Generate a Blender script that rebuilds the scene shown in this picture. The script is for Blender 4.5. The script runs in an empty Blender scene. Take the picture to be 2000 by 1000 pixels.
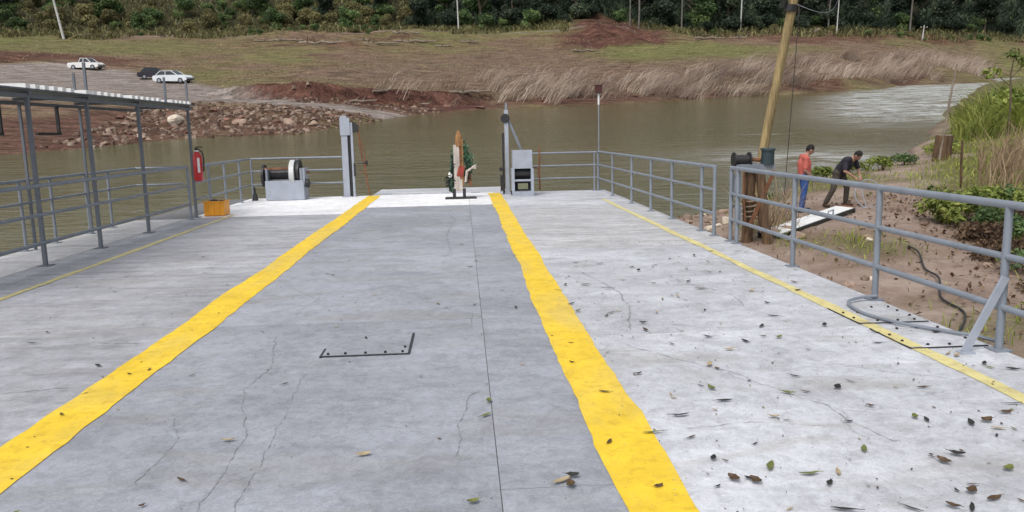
import bpy, math, random
import numpy as np
from mathutils import Matrix, Vector, Euler
R = math.radians
sc = bpy.context.scene
col = sc.collection

# ------------------------------------------------------------------ camera
TILT = R(4.755)                       # the ferry lies nose-down towards the river
DECK = Matrix.Rotation(-TILT, 4, 'X')
cd = bpy.data.cameras.new('camera'); cam = bpy.data.objects.new('camera', cd); col.objects.link(cam)
cd.sensor_width = 36.0; cd.lens = 27.72; cd.clip_start = 0.05; cd.clip_end = 3000
cam.matrix_world = Matrix(((0.998, 0.031, -0.059, 0.0), (-0.064, 0.236, -0.970, 0.137),
                           (-0.016, 0.971, 0.238, 1.644), (0, 0, 0, 1)))
_q = cam.matrix_world.to_quaternion(); cam.matrix_world = Matrix.Translation((0, 0.137, 1.644)) @ _q.to_matrix().to_4x4()
sc.camera = cam

# ------------------------------------------------------------------ sky and sun (bright overcast)
SUN_EL, SUN_AZ = R(58), R(215)
w = bpy.data.worlds.new('World'); sc.world = w; w.use_nodes = True
wn = w.node_tree; wn.nodes.clear()
sky = wn.nodes.new('ShaderNodeTexSky'); sky.sky_type = 'NISHITA'; sky.sun_disc = False
sky.sun_elevation = SUN_EL; sky.sun_rotation = SUN_AZ; sky.dust_density = 3.0; sky.air_density = 1.0
hs = wn.nodes.new('ShaderNodeHueSaturation'); hs.inputs['Saturation'].default_value = 0.32
bg = wn.nodes.new('ShaderNodeBackground'); bg.inputs['Strength'].default_value = 0.13
wo = wn.nodes.new('ShaderNodeOutputWorld')
wn.links.new(sky.outputs[0], hs.inputs['Color']); wn.links.new(hs.outputs[0], bg.inputs['Color']); wn.links.new(bg.outputs[0], wo.inputs[0])
sl = bpy.data.lights.new('sun', 'SUN'); sl.energy = 1.4; sl.angle = R(25); sl.color = (1.0, 0.96, 0.9)
so = bpy.data.objects.new('sun', sl); col.objects.link(so)
_d = Vector((math.sin(SUN_AZ) * math.cos(SUN_EL), math.cos(SUN_AZ) * math.cos(SUN_EL), math.sin(SUN_EL)))
so.rotation_euler = (-_d).to_track_quat('-Z', 'Y').to_euler()
sc.view_settings.view_transform = 'Standard'; sc.view_settings.look = 'None'
sc.view_settings.exposure = 0.45; sc.view_settings.gamma = 1.0; sc.view_settings.use_curve_mapping = False

# ------------------------------------------------------------------ material helpers
class NT:
    def __init__(s, name):
        s.m = bpy.data.materials.new(name); s.m.use_nodes = True
        s.t = s.m.node_tree; s.b = s.t.nodes['Principled BSDF']; s.o = s.t.nodes['Material Output']
    def n(s, typ, **kw):
        nd = s.t.nodes.new('ShaderNode' + typ)
        for k, v in kw.items(): setattr(nd, k, v)
        return nd
    def l(s, a, b): s.t.links.new(a, b)
    def coord(s, kind='Object', scale=(1, 1, 1), rnd=0.0):
        tc = s.n('TexCoord'); mp = s.n('Mapping'); s.l(tc.outputs[kind], mp.inputs['Vector'])
        mp.inputs['Scale'].default_value = scale
        if rnd:
            oi = s.n('ObjectInfo'); mu = s.n('Math', operation='MULTIPLY'); s.l(oi.outputs['Random'], mu.inputs[0]); mu.inputs[1].default_value = rnd
            cx = s.n('CombineXYZ'); s.l(mu.outputs[0], cx.inputs[0]); s.l(mu.outputs[0], cx.inputs[1]); s.l(cx.outputs[0], mp.inputs['Location'])
        return mp.outputs[0]
    def noise(s, vec, scale=1.0, detail=4.0, rough=0.55, dist=0.0):
        nd = s.n('TexNoise'); s.l(vec, nd.inputs['Vector'])
        nd.inputs['Scale'].default_value = scale; nd.inputs['Detail'].default_value = detail
        nd.inputs['Roughness'].default_value = rough; nd.inputs['Distortion'].default_value = dist
        return nd.outputs['Fac']
    def ramp(s, fac, stops):
        nd = s.n('ValToRGB'); s.l(fac, nd.inputs[0]); e = nd.color_ramp.elements
        while len(e) < len(stops): e.new(0.5)
        for i, (p, c) in enumerate(stops):
            e[i].position = p; e[i].color = (c, c, c, 1) if isinstance(c, (int, float)) else (*c, 1)
        return nd.outputs[0]
    def mix(s, fac, a, b, mode='MIX'):
        nd = s.n('MixRGB', blend_type=mode)
        for v, i in ((fac, 0), (a, 1), (b, 2)):
            if isinstance(v, (int, float)): nd.inputs[i].default_value = v if i == 0 else (v, v, v, 1)
            elif isinstance(v, tuple): nd.inputs[i].default_value = (*v, 1)
            else: s.l(v, nd.inputs[i])
        return nd.outputs[0]
    def math(s, op, a, b=0.0):
        nd = s.n('Math', operation=op)
        for v, i in ((a, 0), (b, 1)):
            if isinstance(v, (int, float)): nd.inputs[i].default_value = v
            else: s.l(v, nd.inputs[i])
        return nd.outputs[0]
    def attr(s, name):
        nd = s.n('Attribute'); nd.attribute_name = name; return nd.outputs['Fac']
    def rand(s):
        return s.n('ObjectInfo').outputs['Random']
    def color(s, c):
        if isinstance(c, tuple): s.b.inputs['Base Color'].default_value = (*c, 1)
        else: s.l(c, s.b.inputs['Base Color'])
    def rough(s, r):
        if isinstance(r, (int, float)): s.b.inputs['Roughness'].default_value = r
        else: s.l(r, s.b.inputs['Roughness'])
    def bump(s, h, strength=0.3, dist=0.02):
        nd = s.n('Bump'); s.l(h, nd.inputs['Height']); nd.inputs['Strength'].default_value = strength; nd.inputs['Distance'].default_value = dist
        s.l(nd.outputs[0], s.b.inputs['Normal'])

def simple(name, c, rough=0.6, metal=0.0, var=0.25, scale=6.0, bump=0.0, rust=None, spec=0.5, rnd=0.0):
    t = NT(name); v = t.coord('Object', rnd=37.0)
    n1 = t.noise(v, scale, 5); f = t.ramp(n1, [(0.25, 1 - var), (0.75, 1 + var * 0.4)])
    c1 = t.mix(1.0, c, f, 'MULTIPLY')
    if rust:
        n2 = t.noise(v, scale * 1.7, 6, 0.65); m = t.ramp(n2, [(rust, 0.0), (rust + 0.08, 1.0)])
        c1 = t.mix(m, c1, (0.16, 0.06, 0.025))
    if rnd:
        rr = t.ramp(t.rand(), [(0.0, 1 - rnd), (1.0, 1 + rnd)]); c1 = t.mix(1.0, c1, rr, 'MULTIPLY')
    t.color(c1); t.b.inputs['Metallic'].default_value = metal; t.b.inputs['Specular IOR Level'].default_value = spec
    t.rough(t.ramp(t.noise(v, scale * 2.3, 4), [(0.3, max(rough - 0.12, 0.03)), (0.7, min(rough + 0.12, 1.0))]))
    if bump: t.bump(t.noise(v, scale * 4, 6), bump, 0.02)
    return t.m

M = {}
def deck_mat(name, base, streak, stain, var, crack=0.5, sy=5.0):
    t = NT(name); v = t.coord('Object', rnd=13.0); vs = t.coord('Object', (0.55, sy, 1.0), rnd=13.0); vp = t.coord('Object', (0.5, 1.6, 1.0), rnd=9.0)
    big = t.ramp(t.noise(v, 0.55, 7, 0.62), [(0.34, 1 - var), (0.66, 1 + var)])
    c = t.mix(1.0, base, big, 'MULTIPLY')
    st = t.ramp(t.noise(vs, 1.6, 8, 0.68, 0.4), [(0.36, 1 - streak), (0.5, 1.0), (0.66, 1 + streak * 0.55)])
    c = t.mix(1.0, c, st, 'MULTIPLY')
    mid = t.ramp(t.noise(v, 4.0, 8, 0.75, 0.6), [(0.36, 0.82), (0.5, 1.0), (0.64, 1.11)])
    c = t.mix(1.0, c, mid, 'MULTIPLY')
    m3 = t.ramp(t.noise(v, 15.0, 6, 0.75, 0.9), [(0.36, 0.84), (0.5, 1.0), (0.64, 1.10)])
    c = t.mix(1.0, c, m3, 'MULTIPLY')
    fine = t.ramp(t.noise(v, 70.0, 3, 0.6), [(0.3, 0.88), (0.7, 1.08)])
    c = t.mix(1.0, c, fine, 'MULTIPLY')
    sm = t.ramp(t.noise(vp, 1.4, 6, 0.62, 0.8), [(0.54, 0.0), (0.66, stain * 0.8)])
    c = t.mix(sm, c, (0.26, 0.235, 0.19))
    dk_ = t.ramp(t.noise(vs, 0.55, 6, 0.6, 0.3), [(0.66, 0.0), (0.74, stain * 1.2)])
    c = t.mix(dk_, c, (0.15, 0.145, 0.145))
    # wandering hairline cracks, only where a broad noise lets them show
    wv = t.n('TexNoise'); t.l(v, wv.inputs['Vector']); wv.inputs['Scale'].default_value = 2.2; wv.inputs['Detail'].default_value = 6
    wv2 = t.n('TexNoise'); t.l(v, wv2.inputs['Vector']); wv2.inputs['Scale'].default_value = 14.0; wv2.inputs['Detail'].default_value = 4
    ad = t.mix(0.10, t.mix(0.55, v, wv.outputs['Color'], 'ADD'), wv2.outputs['Color'], 'ADD')
    vo = t.n('TexVoronoi', feature='DISTANCE_TO_EDGE'); t.l(ad, vo.inputs['Vector']); vo.inputs['Scale'].default_value = 0.62
    ln = t.ramp(vo.outputs['Distance'], [(0.0, 1.0), (0.003, 0.6), (0.007, 0.0)])
    gate = t.ramp(t.noise(v, 0.42, 3), [(0.52, 0.0), (0.60, 1.0)])
    cr = t.math('MULTIPLY', t.math('MULTIPLY', ln, gate), crack)
    c = t.mix(cr, c, (0.12, 0.115, 0.115))
    rr = t.ramp(t.rand(), [(0.0, 0.94), (1.0, 1.05)]); c = t.mix(1.0, c, rr, 'MULTIPLY')
    t.color(c)
    wet = t.ramp(t.noise(vp, 0.9, 5, 0.6), [(0.42, 0.72), (0.62, 0.38)])
    t.rough(wet); t.b.inputs['Specular IOR Level'].default_value = 0.35
    h = t.mix(0.5, t.noise(v, 45.0, 5, 0.7), t.noise(v, 6.0, 5))
    h2 = t.mix(cr, h, 0.0); t.bump(h2, 0.55, 0.007)
    return t.m
M['deck_mid'] = deck_mat('deck_grey', (0.312, 0.325, 0.362), 0.08, 0.35, 0.15, 0.3, 2.2)
M['deck_left'] = deck_mat('deck_grey_scuffed', (0.385, 0.388, 0.415), 0.22, 0.4, 0.15, 0.2, 3.2)
M['deck_right'] = deck_mat('deck_pale', (0.50, 0.51, 0.54), 0.10, 0.42, 0.17, 0.35, 2.0)
M['deck_far_right'] = deck_mat('deck_pale_scuffed', (0.44, 0.44, 0.45), 0.24, 0.35, 0.10, 0.2)
M['deck_white'] = deck_mat('deck_white_paint', (0.82, 0.82, 0.83), 0.10, 0.10, 0.05, 0.1)

def paint_mat(name, c, wear):
    t = NT(name); v = t.coord('Object')
    a = t.ramp(t.noise(v, 3.0, 7, 0.65), [(0.3, 0.80), (0.7, 1.08)]); cc = t.mix(1.0, c, a, 'MULTIPLY'); cc = t.mix(t.ramp(t.noise(t.coord('Object', (1.0, 0.35, 1.0)), 1.3, 6, 0.65, 0.7), [(0.46, 0.0), (0.64, 0.45 * min(wear, 1))]), cc, (0.50, 0.43, 0.20))
    b = t.ramp(t.noise(v, 11.0, 7, 0.72, 0.5), [(0.50, 0.0), (0.72, wear)]); cc = t.mix(b, cc, (c[0] * 0.62, c[1] * 0.56, c[2] * 0.6))
    d = t.ramp(t.noise(v, 40.0, 4, 0.7), [(0.63, 0.0), (0.70, min(1, wear * 1.3))]); cc = t.mix(d, cc, (0.3, 0.28, 0.2))
    t.color(cc); t.rough(0.6); t.b.inputs['Specular IOR Level'].default_value = 0.35
    t.bump(t.noise(v, 45.0, 5, 0.7), 0.35, 0.006); return t.m
M['yellow'] = paint_mat('yellow_lane_paint', (0.84, 0.575, 0.035), 0.8)
M['yellow_thin'] = paint_mat('thin_yellow_paint', (0.68, 0.60, 0.27), 0.95)
M['rail'] = simple('grey_painted_steel', (0.21, 0.235, 0.275), 0.42, 0.0, 0.22, 5.0, rust=0.71)
M['rail_light'] = simple('pale_grey_painted_steel', (0.33, 0.36, 0.42), 0.42, 0.0, 0.18, 5.0, rust=0.72)
M['post_dark'] = simple('dark_grey_painted_steel', (0.13, 0.145, 0.17), 0.45, 0.0, 0.22, 5.0, rust=0.70)
M['subdeck'] = simple('seam_filler', (0.17, 0.17, 0.175), 0.8, 0, 0.4, 9.0)
M['steel_dark'] = simple('dark_greasy_steel', (0.035, 0.034, 0.036), 0.5, 0.3, 0.4, 9.0)
M['hull'] = simple('hull_paint', (0.08, 0.09, 0.11), 0.6, 0, 0.3, 2.0, rust=0.62)
M['gap'] = simple('dark_gap', (0.035, 0.035, 0.042), 0.8, 0, 0.4, 12.0)
M['rust'] = simple('rusty_steel', (0.20, 0.085, 0.04), 0.8, 0, 0.5, 8.0, bump=0.4)
M['white'] = simple('white_paint', (0.78, 0.78, 0.77), 0.5, 0, 0.15, 5.0)
M['red'] = simple('red_enamel', (0.52, 0.025, 0.03), 0.3, 0, 0.12, 5.0)
M['black'] = simple('black_rubber', (0.02, 0.02, 0.02), 0.6, 0, 0.3, 9.0)
M['orange'] = simple('orange_plastic', (0.85, 0.36, 0.02), 0.5, 0, 0.25, 8.0)
M['wood_yellow'] = None
def wood(name, c, dark, stretch=(9, 9, 0.7)):
    t = NT(name); v = t.coord('Object', stretch); n1 = t.noise(v, 2.0, 8, 0.65, 0.6)
    c1 = t.mix(t.ramp(n1, [(0.32, 0.0), (0.62, 1.0)]), dark, c)
    v2 = t.coord('Object'); c1 = t.mix(1.0, c1, t.ramp(t.noise(v2, 1.6, 5), [(0.3, 0.75), (0.7, 1.1)]), 'MULTIPLY')
    t.color(c1); t.rough(0.85); t.bump(n1, 0.6, 0.02); return t.m
M['wood_yellow'] = wood('weathered_yellow_timber', (0.42, 0.32, 0.15), (0.17, 0.12, 0.06))
M['wood_brown'] = wood('rotten_brown_timber', (0.17, 0.10, 0.05), (0.035, 0.022, 0.015))
M['wood_grey'] = wood('grey_driftwood', (0.30, 0.25, 0.19), (0.12, 0.09, 0.07))
M['wood_pale'] = wood('pale_timber', (0.55, 0.50, 0.45), (0.30, 0.24, 0.20))
M['concrete_pole'] = simple('concrete_pole', (0.55, 0.55, 0.53), 0.8, 0, 0.2, 2.0)

# ------------------------------------------------------------------ mesh helpers
class MB:
    def __init__(s): s.v = []; s.f = []
    def add(s, vs, fs):
        o = len(s.v); s.v += [tuple(p) for p in vs]; s.f += [tuple(i + o for i in f) for f in fs]; return s
    def box(s, c, d, rot=None, taper=1.0):
        hx, hy, hz = d[0] / 2, d[1] / 2, d[2] / 2
        vs = [Vector((x * (taper if z > 0 else 1), y * (taper if z > 0 else 1), z)) for x in (-hx, hx) for y in (-hy, hy) for z in (-hz, hz)]
        if rot is not None: vs = [rot @ p for p in vs]
        c = Vector(c); vs = [p + c for p in vs]
        return s.add(vs, [(0, 1, 3, 2), (4, 6, 7, 5), (0, 4, 5, 1), (2, 3, 7, 6), (0, 2, 6, 4), (1, 5, 7, 3)])
    def tube(s, pts, r, n=8, cap=True, r2=None):
        pts = [Vector(p) for p in pts]; m = len(pts)
        rs = r if isinstance(r, (list, tuple)) else [r + ((r2 - r) * i / (m - 1) if r2 is not None else 0) for i in range(m)]
        vs = []; fs = []; up = None
        for i, p in enumerate(pts):
            t = (pts[min(i + 1, m - 1)] - pts[max(i - 1, 0)]).normalized()
            if up is None: up = Vector((0, 0, 1)) if abs(t.z) < 0.9 else Vector((1, 0, 0))
            a = t.cross(up); a = a.normalized() if a.length > 1e-6 else t.orthogonal().normalized()
            b = a.cross(t).normalized(); up = b
            for k in range(n):
                th = 2 * math.pi * k / n; vs.append(p + (a * math.cos(th) + b * math.sin(th)) * rs[i])
        for i in range(m - 1):
            for k in range(n):
                k2 = (k + 1) % n; fs.append((i * n + k, i * n + k2, (i + 1) * n + k2, (i + 1) * n + k))
        if cap: fs.append(tuple(range(n))[::-1]); fs.append(tuple((m - 1) * n + k for k in range(n)))
        return s.add(vs, fs)
    def ell(s, c, r, rot=None, nu=12, nv=8):
        vs = []; fs = []
        for j in range(1, nv):
            ph = math.pi * j / nv
            for i in range(nu):
                th = 2 * math.pi * i / nu; vs.append(Vector((r[0] * math.sin(ph) * math.cos(th), r[1] * math.sin(ph) * math.sin(th), r[2] * math.cos(ph))))
        vs += [Vector((0, 0, r[2])), Vector((0, 0, -r[2]))]; T = len(vs) - 2
        for j in range(nv - 2):
            for i in range(nu): i2 = (i + 1) % nu; fs.append((j * nu + i, (j + 1) * nu + i, (j + 1) * nu + i2, j * nu + i2))
        for i in range(nu):
            i2 = (i + 1) % nu; fs.append((T, i, i2)); fs.append((T + 1, (nv - 2) * nu + i2, (nv - 2) * nu + i))
        if rot is not None: vs = [rot @ p for p in vs]
        c = Vector(c); return s.add([p + c for p in vs], fs)
    def cap(s, a, b, ra, rb, n=10):     # tapered capsule
        a = Vector(a); b = Vector(b); d = (b - a).normalized(); pts = []; rs = []
        for k in range(4): th = math.pi / 2 * (1 - k / 4); pts.append(a - d * ra * math.sin(th)); rs.append(max(ra * math.cos(th), ra * 0.12))
        pts += [a, b]; rs += [ra, rb]
        for k in range(1, 5): th = math.pi / 2 * k / 4; pts.append(b + d * rb * math.sin(th)); rs.append(max(rb * math.cos(th), rb * 0.12))
        return s.tube(pts, rs, n)
    def strip(s, pts, wd, z=0.0):        # flat ribbon in XY along pts, widths wd
        vs = []; m = len(pts)
        for i in range(m):
            p = Vector(pts[i]).to_2d(); t = (Vector(pts[min(i + 1, m - 1)]).to_2d() - Vector(pts[max(i - 1, 0)]).to_2d()).normalized()
            nrm = Vector((-t.y, t.x)); ww = wd[i] if isinstance(wd, (list, tuple)) else wd
            vs += [(p.x + nrm.x * ww / 2, p.y + nrm.y * ww / 2, z), (p.x - nrm.x * ww / 2, p.y - nrm.y * ww / 2, z)]
        return s.add(vs, [(2 * i + 1, 2 * i + 3, 2 * i + 2, 2 * i) for i in range(m - 1)])
    def mesh(s, name, mat=None, smooth=False, bevel=0.0):
        me = bpy.data.meshes.new(name); me.from_pydata([tuple(p) for p in s.v], [], s.f)
        if smooth:
            me.polygons.foreach_set('use_smooth', [True] * len(me.polygons))
            try: me.set_sharp_from_angle(angle=R(40))
            except Exception: pass
        if mat: me.materials.append(mat)
        me.update(); return me
def link(name, me, parent=None, mtx=None):
    o = bpy.data.objects.new(name, me); col.objects.link(o)
    if parent is not None: o.parent = parent
    if mtx is not None:
        if parent is None: o.matrix_world = mtx
        else: o.matrix_local = mtx
    return o
def part(name, mb, mat, parent=None, smooth=False, mtx=None, label=None):
    o = link(name, mb.mesh(name, mat, smooth), parent, mtx)
    if label: o['label'] = label
    return o
def tag(o, label, cat, group=None):
    o['label'] = label; o['category'] = cat
    if group: o['group'] = group
    return o
def thing(name, label, cat, mtx=None, group=None):
    o = bpy.data.objects.new(name, None); col.objects.link(o); o.empty_display_size = 0.1
    o.matrix_world = mtx if mtx is not None else Matrix.Identity(4)
    return tag(o, label, cat, group)
def struct(o, kind='structure'): o['kind'] = kind; return o
T = Matrix.Translation
def dk(x, y, z=0.0, rz=0.0): return DECK @ T((x, y, z)) @ Matrix.Rotation(rz, 4, 'Z')
def copy_tree(o, mtx, label=None, parent=None):
    c = o.copy(); col.objects.link(c); c.parent = parent
    if parent is None: c.matrix_world = mtx
    if label: c['label'] = label
    for ch in list(o.children):
        copy_tree(ch, None, None, c)
    return c

# ------------------------------------------------------------------ numpy noise
def _hash(ix, iy, seed):
    h = (ix.astype(np.int64) * 374761393 + iy.astype(np.int64) * 668265263 + seed * 1442695041) & 0xffffffff
    h = ((h ^ (h >> 13)) * 1274126177) & 0xffffffff
    return ((h ^ (h >> 16)) & 0xffff) / 65535.0
def vnoise(x, y, seed=0):
    ix = np.floor(x); iy = np.floor(y); fx = x - ix; fy = y - iy
    fx = fx * fx * (3 - 2 * fx); fy = fy * fy * (3 - 2 * fy)
    a = _hash(ix, iy, seed); b = _hash(ix + 1, iy, seed); c = _hash(ix, iy + 1, seed); d = _hash(ix + 1, iy + 1, seed)
    return (a * (1 - fx) + b * fx) * (1 - fy) + (c * (1 - fx) + d * fx) * fy
def fbm(x, y, sc_, oct_=4, seed=0):
    x = np.asarray(x, float) * sc_; y = np.asarray(y, float) * sc_; r = 0; a = 1; tot = 0
    for k in range(oct_): r = r + a * vnoise(x, y, seed + k * 17); tot += a; a *= 0.5; x = x * 2.03 + 5.1; y = y * 2.03 + 1.7
    return r / tot * 2 - 1
def poly_sd(x, y, poly):                  # signed distance to polygon, positive inside
    x = np.asarray(x, float); y = np.asarray(y, float); d = np.full(x.shape, 1e9); ins = np.zeros(x.shape, bool)
    n = len(poly)
    for i in range(n):
        ax, ay = poly[i]; bx, by = poly[(i + 1) % n]; dx, dy = bx - ax, by - ay
        t = np.clip(((x - ax) * dx + (y - ay) * dy) / (dx * dx + dy * dy + 1e-12), 0, 1)
        d = np.minimum(d, np.hypot(x - ax - t * dx, y - ay - t * dy))
        c = ((ay > y) != (by > y)); xi = ax + (y - ay) * dx / (dy if abs(dy) > 1e-9 else 1e-9); ins ^= c & (x < xi)
    return np.where(ins, d, -d)
def grid_mesh(name, xs, ys, zfun, mat, attrs):
    X, Y = np.meshgrid(xs, ys); Z = zfun(X, Y); nx, ny = len(xs), len(ys)
    me = bpy.data.meshes.new(name); me.vertices.add(nx * ny)
    me.vertices.foreach_set('co', np.stack([X, Y, Z], -1).astype(np.float32).ravel())
    i = np.arange(nx * ny).reshape(ny, nx)
    q = np.stack([i[:-1, :-1], i[:-1, 1:], i[1:, 1:], i[1:, :-1]], -1).reshape(-1, 4)
    me.loops.add(q.size); me.polygons.add(len(q)); me.loops.foreach_set('vertex_index', q.ravel().astype(np.int32))
    me.polygons.foreach_set('loop_start', np.arange(0, q.size, 4, dtype=np.int32)); me.polygons.foreach_set('loop_total', np.full(len(q), 4, np.int32))
    me.polygons.foreach_set('use_smooth', np.ones(len(q), bool))
    for k, fn in attrs.items():
        a = me.attributes.new(k, 'FLOAT', 'POINT'); a.data.foreach_set('value', fn(X, Y, Z).astype(np.float32).ravel())
    me.materials.append(mat); me.update(); me.validate(); return me
def quads_mesh(name, V, mat, tint=None, Q=None):     # V (n,4,3) loose quads
    n = len(V); me = bpy.data.meshes.new(name); me.vertices.add(n * 4)
    me.vertices.foreach_set('co', np.asarray(V, np.float32).ravel()); me.loops.add(n * 4); me.polygons.add(n)
    me.loops.foreach_set('vertex_index', np.arange(n * 4, dtype=np.int32))
    me.polygons.foreach_set('loop_start', np.arange(0, n * 4, 4, dtype=np.int32)); me.polygons.foreach_set('loop_total', np.full(n, 4, np.int32))
    if tint is not None:
        a = me.attributes.new('tint', 'FLOAT', 'FACE'); a.data.foreach_set('value', np.asarray(tint, np.float32))
    me.materials.append(mat); me.update(); me.validate(); return me
# ------------------------------------------------------------------ the setting: river, banks, hill
FAR_CTRL = [(-34.5,40.3,-2.70),(-30.0,35.0,-4.00),(-40.1,47.4,-1.32),(-54.7,65.2,0.06),(-80.0,96.2,2.11),(-89.4,107.9,3.73),(-111.4,135.1,6.96),(-130.1,158.6,10.57),(-162.6,198.2,26.57),(-221.1,269.6,55.57),(-338.2,412.3,90.57),(-24.4,43.6,-2.70),(-21.0,37.5,-4.00),(-29.2,52.6,-1.82),(-38.6,70.2,-0.36),(-62.2,114.3,2.52),(-63.9,117.9,4.00),(-78.4,145.3,6.75),(-88.6,164.8,9.63),(-92.9,173.9,13.26),(-116.1,217.3,29.26),(-157.9,295.6,58.26),(-241.5,452.0,93.26),(-20.8,46.7,-2.70),(-17.9,40.3,-4.00),(-25.1,56.8,-1.90),(-30.1,68.8,-0.97),(-49.3,113.9,1.63),(-51.5,119.5,2.83),(-63.1,147.2,6.14),(-72.7,170.3,9.33),(-76.9,181.5,13.52),(-96.2,226.9,29.52),(-130.8,308.5,58.52),(-200.0,471.9,93.52),(-17.9,51.6,-2.70),(-15.6,45.0,-4.00),(-20.2,58.8,-1.95),(-25.2,74.0,-1.08),(-33.1,97.7,-0.23),(-37.7,111.9,1.38),(-45.2,134.8,3.74),(-52.2,156.7,6.67),(-58.9,177.6,9.95),(-61.7,187.2,13.67),(-77.2,234.0,29.67),(-104.9,318.3,58.67),(-160.5,486.8,93.67),(-14.0,52.9,-2.70),(-12.2,46.1,-4.00),(-16.3,62.0,-1.87),(-19.3,73.7,-1.18),(-22.2,85.3,-0.74),(-28.8,111.5,1.10),(-36.1,140.6,4.32),(-41.6,162.9,7.17),(-46.0,181.4,10.25),(-48.2,191.1,13.74),(-60.3,238.9,29.74),(-82.0,324.9,58.74),(-125.4,497.0,93.74),(-10.2,53.4,-2.70),(-8.9,46.6,-4.00),(-11.2,59.1,-1.80),(-12.6,67.0,-1.47),(-13.5,71.9,-1.43),(-14.1,75.8,-0.02),(-19.1,103.4,1.63),(-25.6,139.8,4.57),(-31.3,172.3,8.63),(-33.3,184.1,10.96),(-34.9,194.0,14.31),(-43.6,242.5,30.31),(-59.3,329.8,59.31),(-90.8,504.4,94.31),(-7.2,62.8,-2.70),(-6.4,55.9,-4.00),(-7.7,67.7,-2.23),(-8.6,75.6,-1.94),(-8.9,78.6,-1.25),(-10.9,97.5,0.32),(-15.3,139.3,3.98),(-18.9,174.1,8.73),(-20.1,186.1,10.88),(-21.0,196.0,14.26),(-26.2,245.0,30.26),(-35.7,333.2,59.26),(-54.6,509.6,94.26),(-2.4,72.9,-2.70),(-2.1,65.9,-4.00),(-2.5,77.1,-2.37),(-2.6,82.1,-1.61),(-2.9,95.1,-0.65),(-3.7,122.1,1.69),(-4.4,150.1,4.88),(-5.1,178.1,8.91),(-5.3,187.1,10.73),(-5.4,197.1,14.14),(-6.8,246.3,30.14),(-9.2,335.0,59.14),(-14.1,512.4,94.14),(5.1,80.4,-2.70),(4.7,73.5,-4.00),(5.3,84.0,-2.10),(6.1,94.9,-0.99),(8.0,124.9,1.72),(9.7,149.8,4.66),(11.4,174.8,8.34),(12.2,186.7,10.48),(12.9,196.7,13.89),(16.1,245.9,29.89),(21.9,334.4,58.89),(33.5,511.5,93.89),(14.9,82.7,-2.70),(13.6,75.8,-4.00),(15.6,86.7,-2.14),(17.7,98.6,-0.81),(22.9,128.1,2.04),(26.8,149.8,4.59),(30.2,169.5,9.60),(32.5,182.3,13.28),(40.6,227.8,29.28),(55.3,309.8,58.28),(84.5,473.9,93.28),(22.3,86.5,-2.70),(20.5,79.7,-4.00),(24.7,96.0,-1.78),(27.9,108.6,0.02),(34.8,135.8,2.98),(39.7,155.1,5.27),(45.8,179.4,8.58),(48.7,191.0,11.93),(60.9,238.8,27.93),(82.8,324.7,56.93),(126.6,496.7,91.93),(38.0,97.6,-2.70),(35.5,91.1,-4.00),(38.8,99.8,-1.53),(44.1,113.9,0.54),(53.4,138.2,3.33),(61.9,160.6,6.09),(68.2,177.5,8.74),(72.7,189.7,12.70),(90.9,237.1,28.70),(123.6,322.4,57.70),(189.1,493.1,92.70),(53.2,108.7,-2.70),(50.1,102.4,-4.00),(53.6,109.7,-1.13),(62.2,127.8,1.40),(73.3,151.3,4.49),(84.0,173.9,7.83),(89.1,184.8,11.06),(111.3,231.0,27.06),(151.4,314.1,56.06),(231.5,480.4,91.06),(72.4,122.6,-2.70),(68.9,116.6,-4.00),(75.2,127.6,-1.24),(83.5,142.4,1.60),(94.9,162.4,4.86),(104.4,178.9,6.98),(110.7,190.3,10.51),(138.3,237.8,26.51),(188.1,323.5,55.51),(287.7,494.7,90.51),(104.1,150.4,-2.70),(100.1,144.7,-4.00),(106.9,154.8,-1.43),(113.4,164.9,1.85),(124.5,181.5,5.31),(134.5,196.5,7.72),(140.9,206.6,11.64),(176.1,258.3,27.64),(239.5,351.3,56.64),(366.3,537.3,91.64),(164.7,163.7,-2.70),(159.7,158.8,-4.00),(166.6,165.9,-1.45),(180.4,180.4,2.15),(194.2,194.9,5.33),(204.4,205.8,8.83),(255.5,257.3,24.83),(347.5,349.9,53.83),(531.5,535.1,88.83)]

FAR_CTRL += [(-55, 33, -2.7), (-90, 22, -2.7), (-70, 48, 0.5), (-110, 60, 3), (-60, 18, -4.2), (-100, 5, -4.2), (0, 40, -4.5), (20, 60, -4.5), (60, 90, -4.5),
             (-20, 25, -4.5), (10, 15, -5), (30, 30, -5), (60, 60, -5), (100, 110, -5), (150, 130, -5), (250, 160, -4), (-200, 60, 8), (-150, 120, 14), (40, 0, -6), (120, 20, -6), (250, 60, -6), (-60, -60, -6), (120, -80, -6)]
WATER = -2.7
_P = np.array(FAR_CTRL); _n = len(_P)
_A = np.linalg.norm(_P[:, None, :2] - _P[None, :, :2], axis=2)
_B = np.zeros((_n + 3, _n + 3)); _B[:_n, :_n] = _A - np.eye(_n) * 1.0
_B[:_n, _n] = 1; _B[_n, :_n] = 1; _B[:_n, _n + 1:] = _P[:, :2]; _B[_n + 1:, :_n] = _P[:, :2].T
_W = np.linalg.solve(_B, np.r_[_P[:, 2], 0, 0, 0])
def far_base(x, y):
    x = np.asarray(x, float); y = np.asarray(y, float); r = _W[_n] + _W[_n + 1] * x + _W[_n + 2] * y
    for i in range(_n): r = r + _W[i] * np.hypot(x - _P[i, 0], y - _P[i, 1])
    return np.clip(r, -6, 120)
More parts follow.
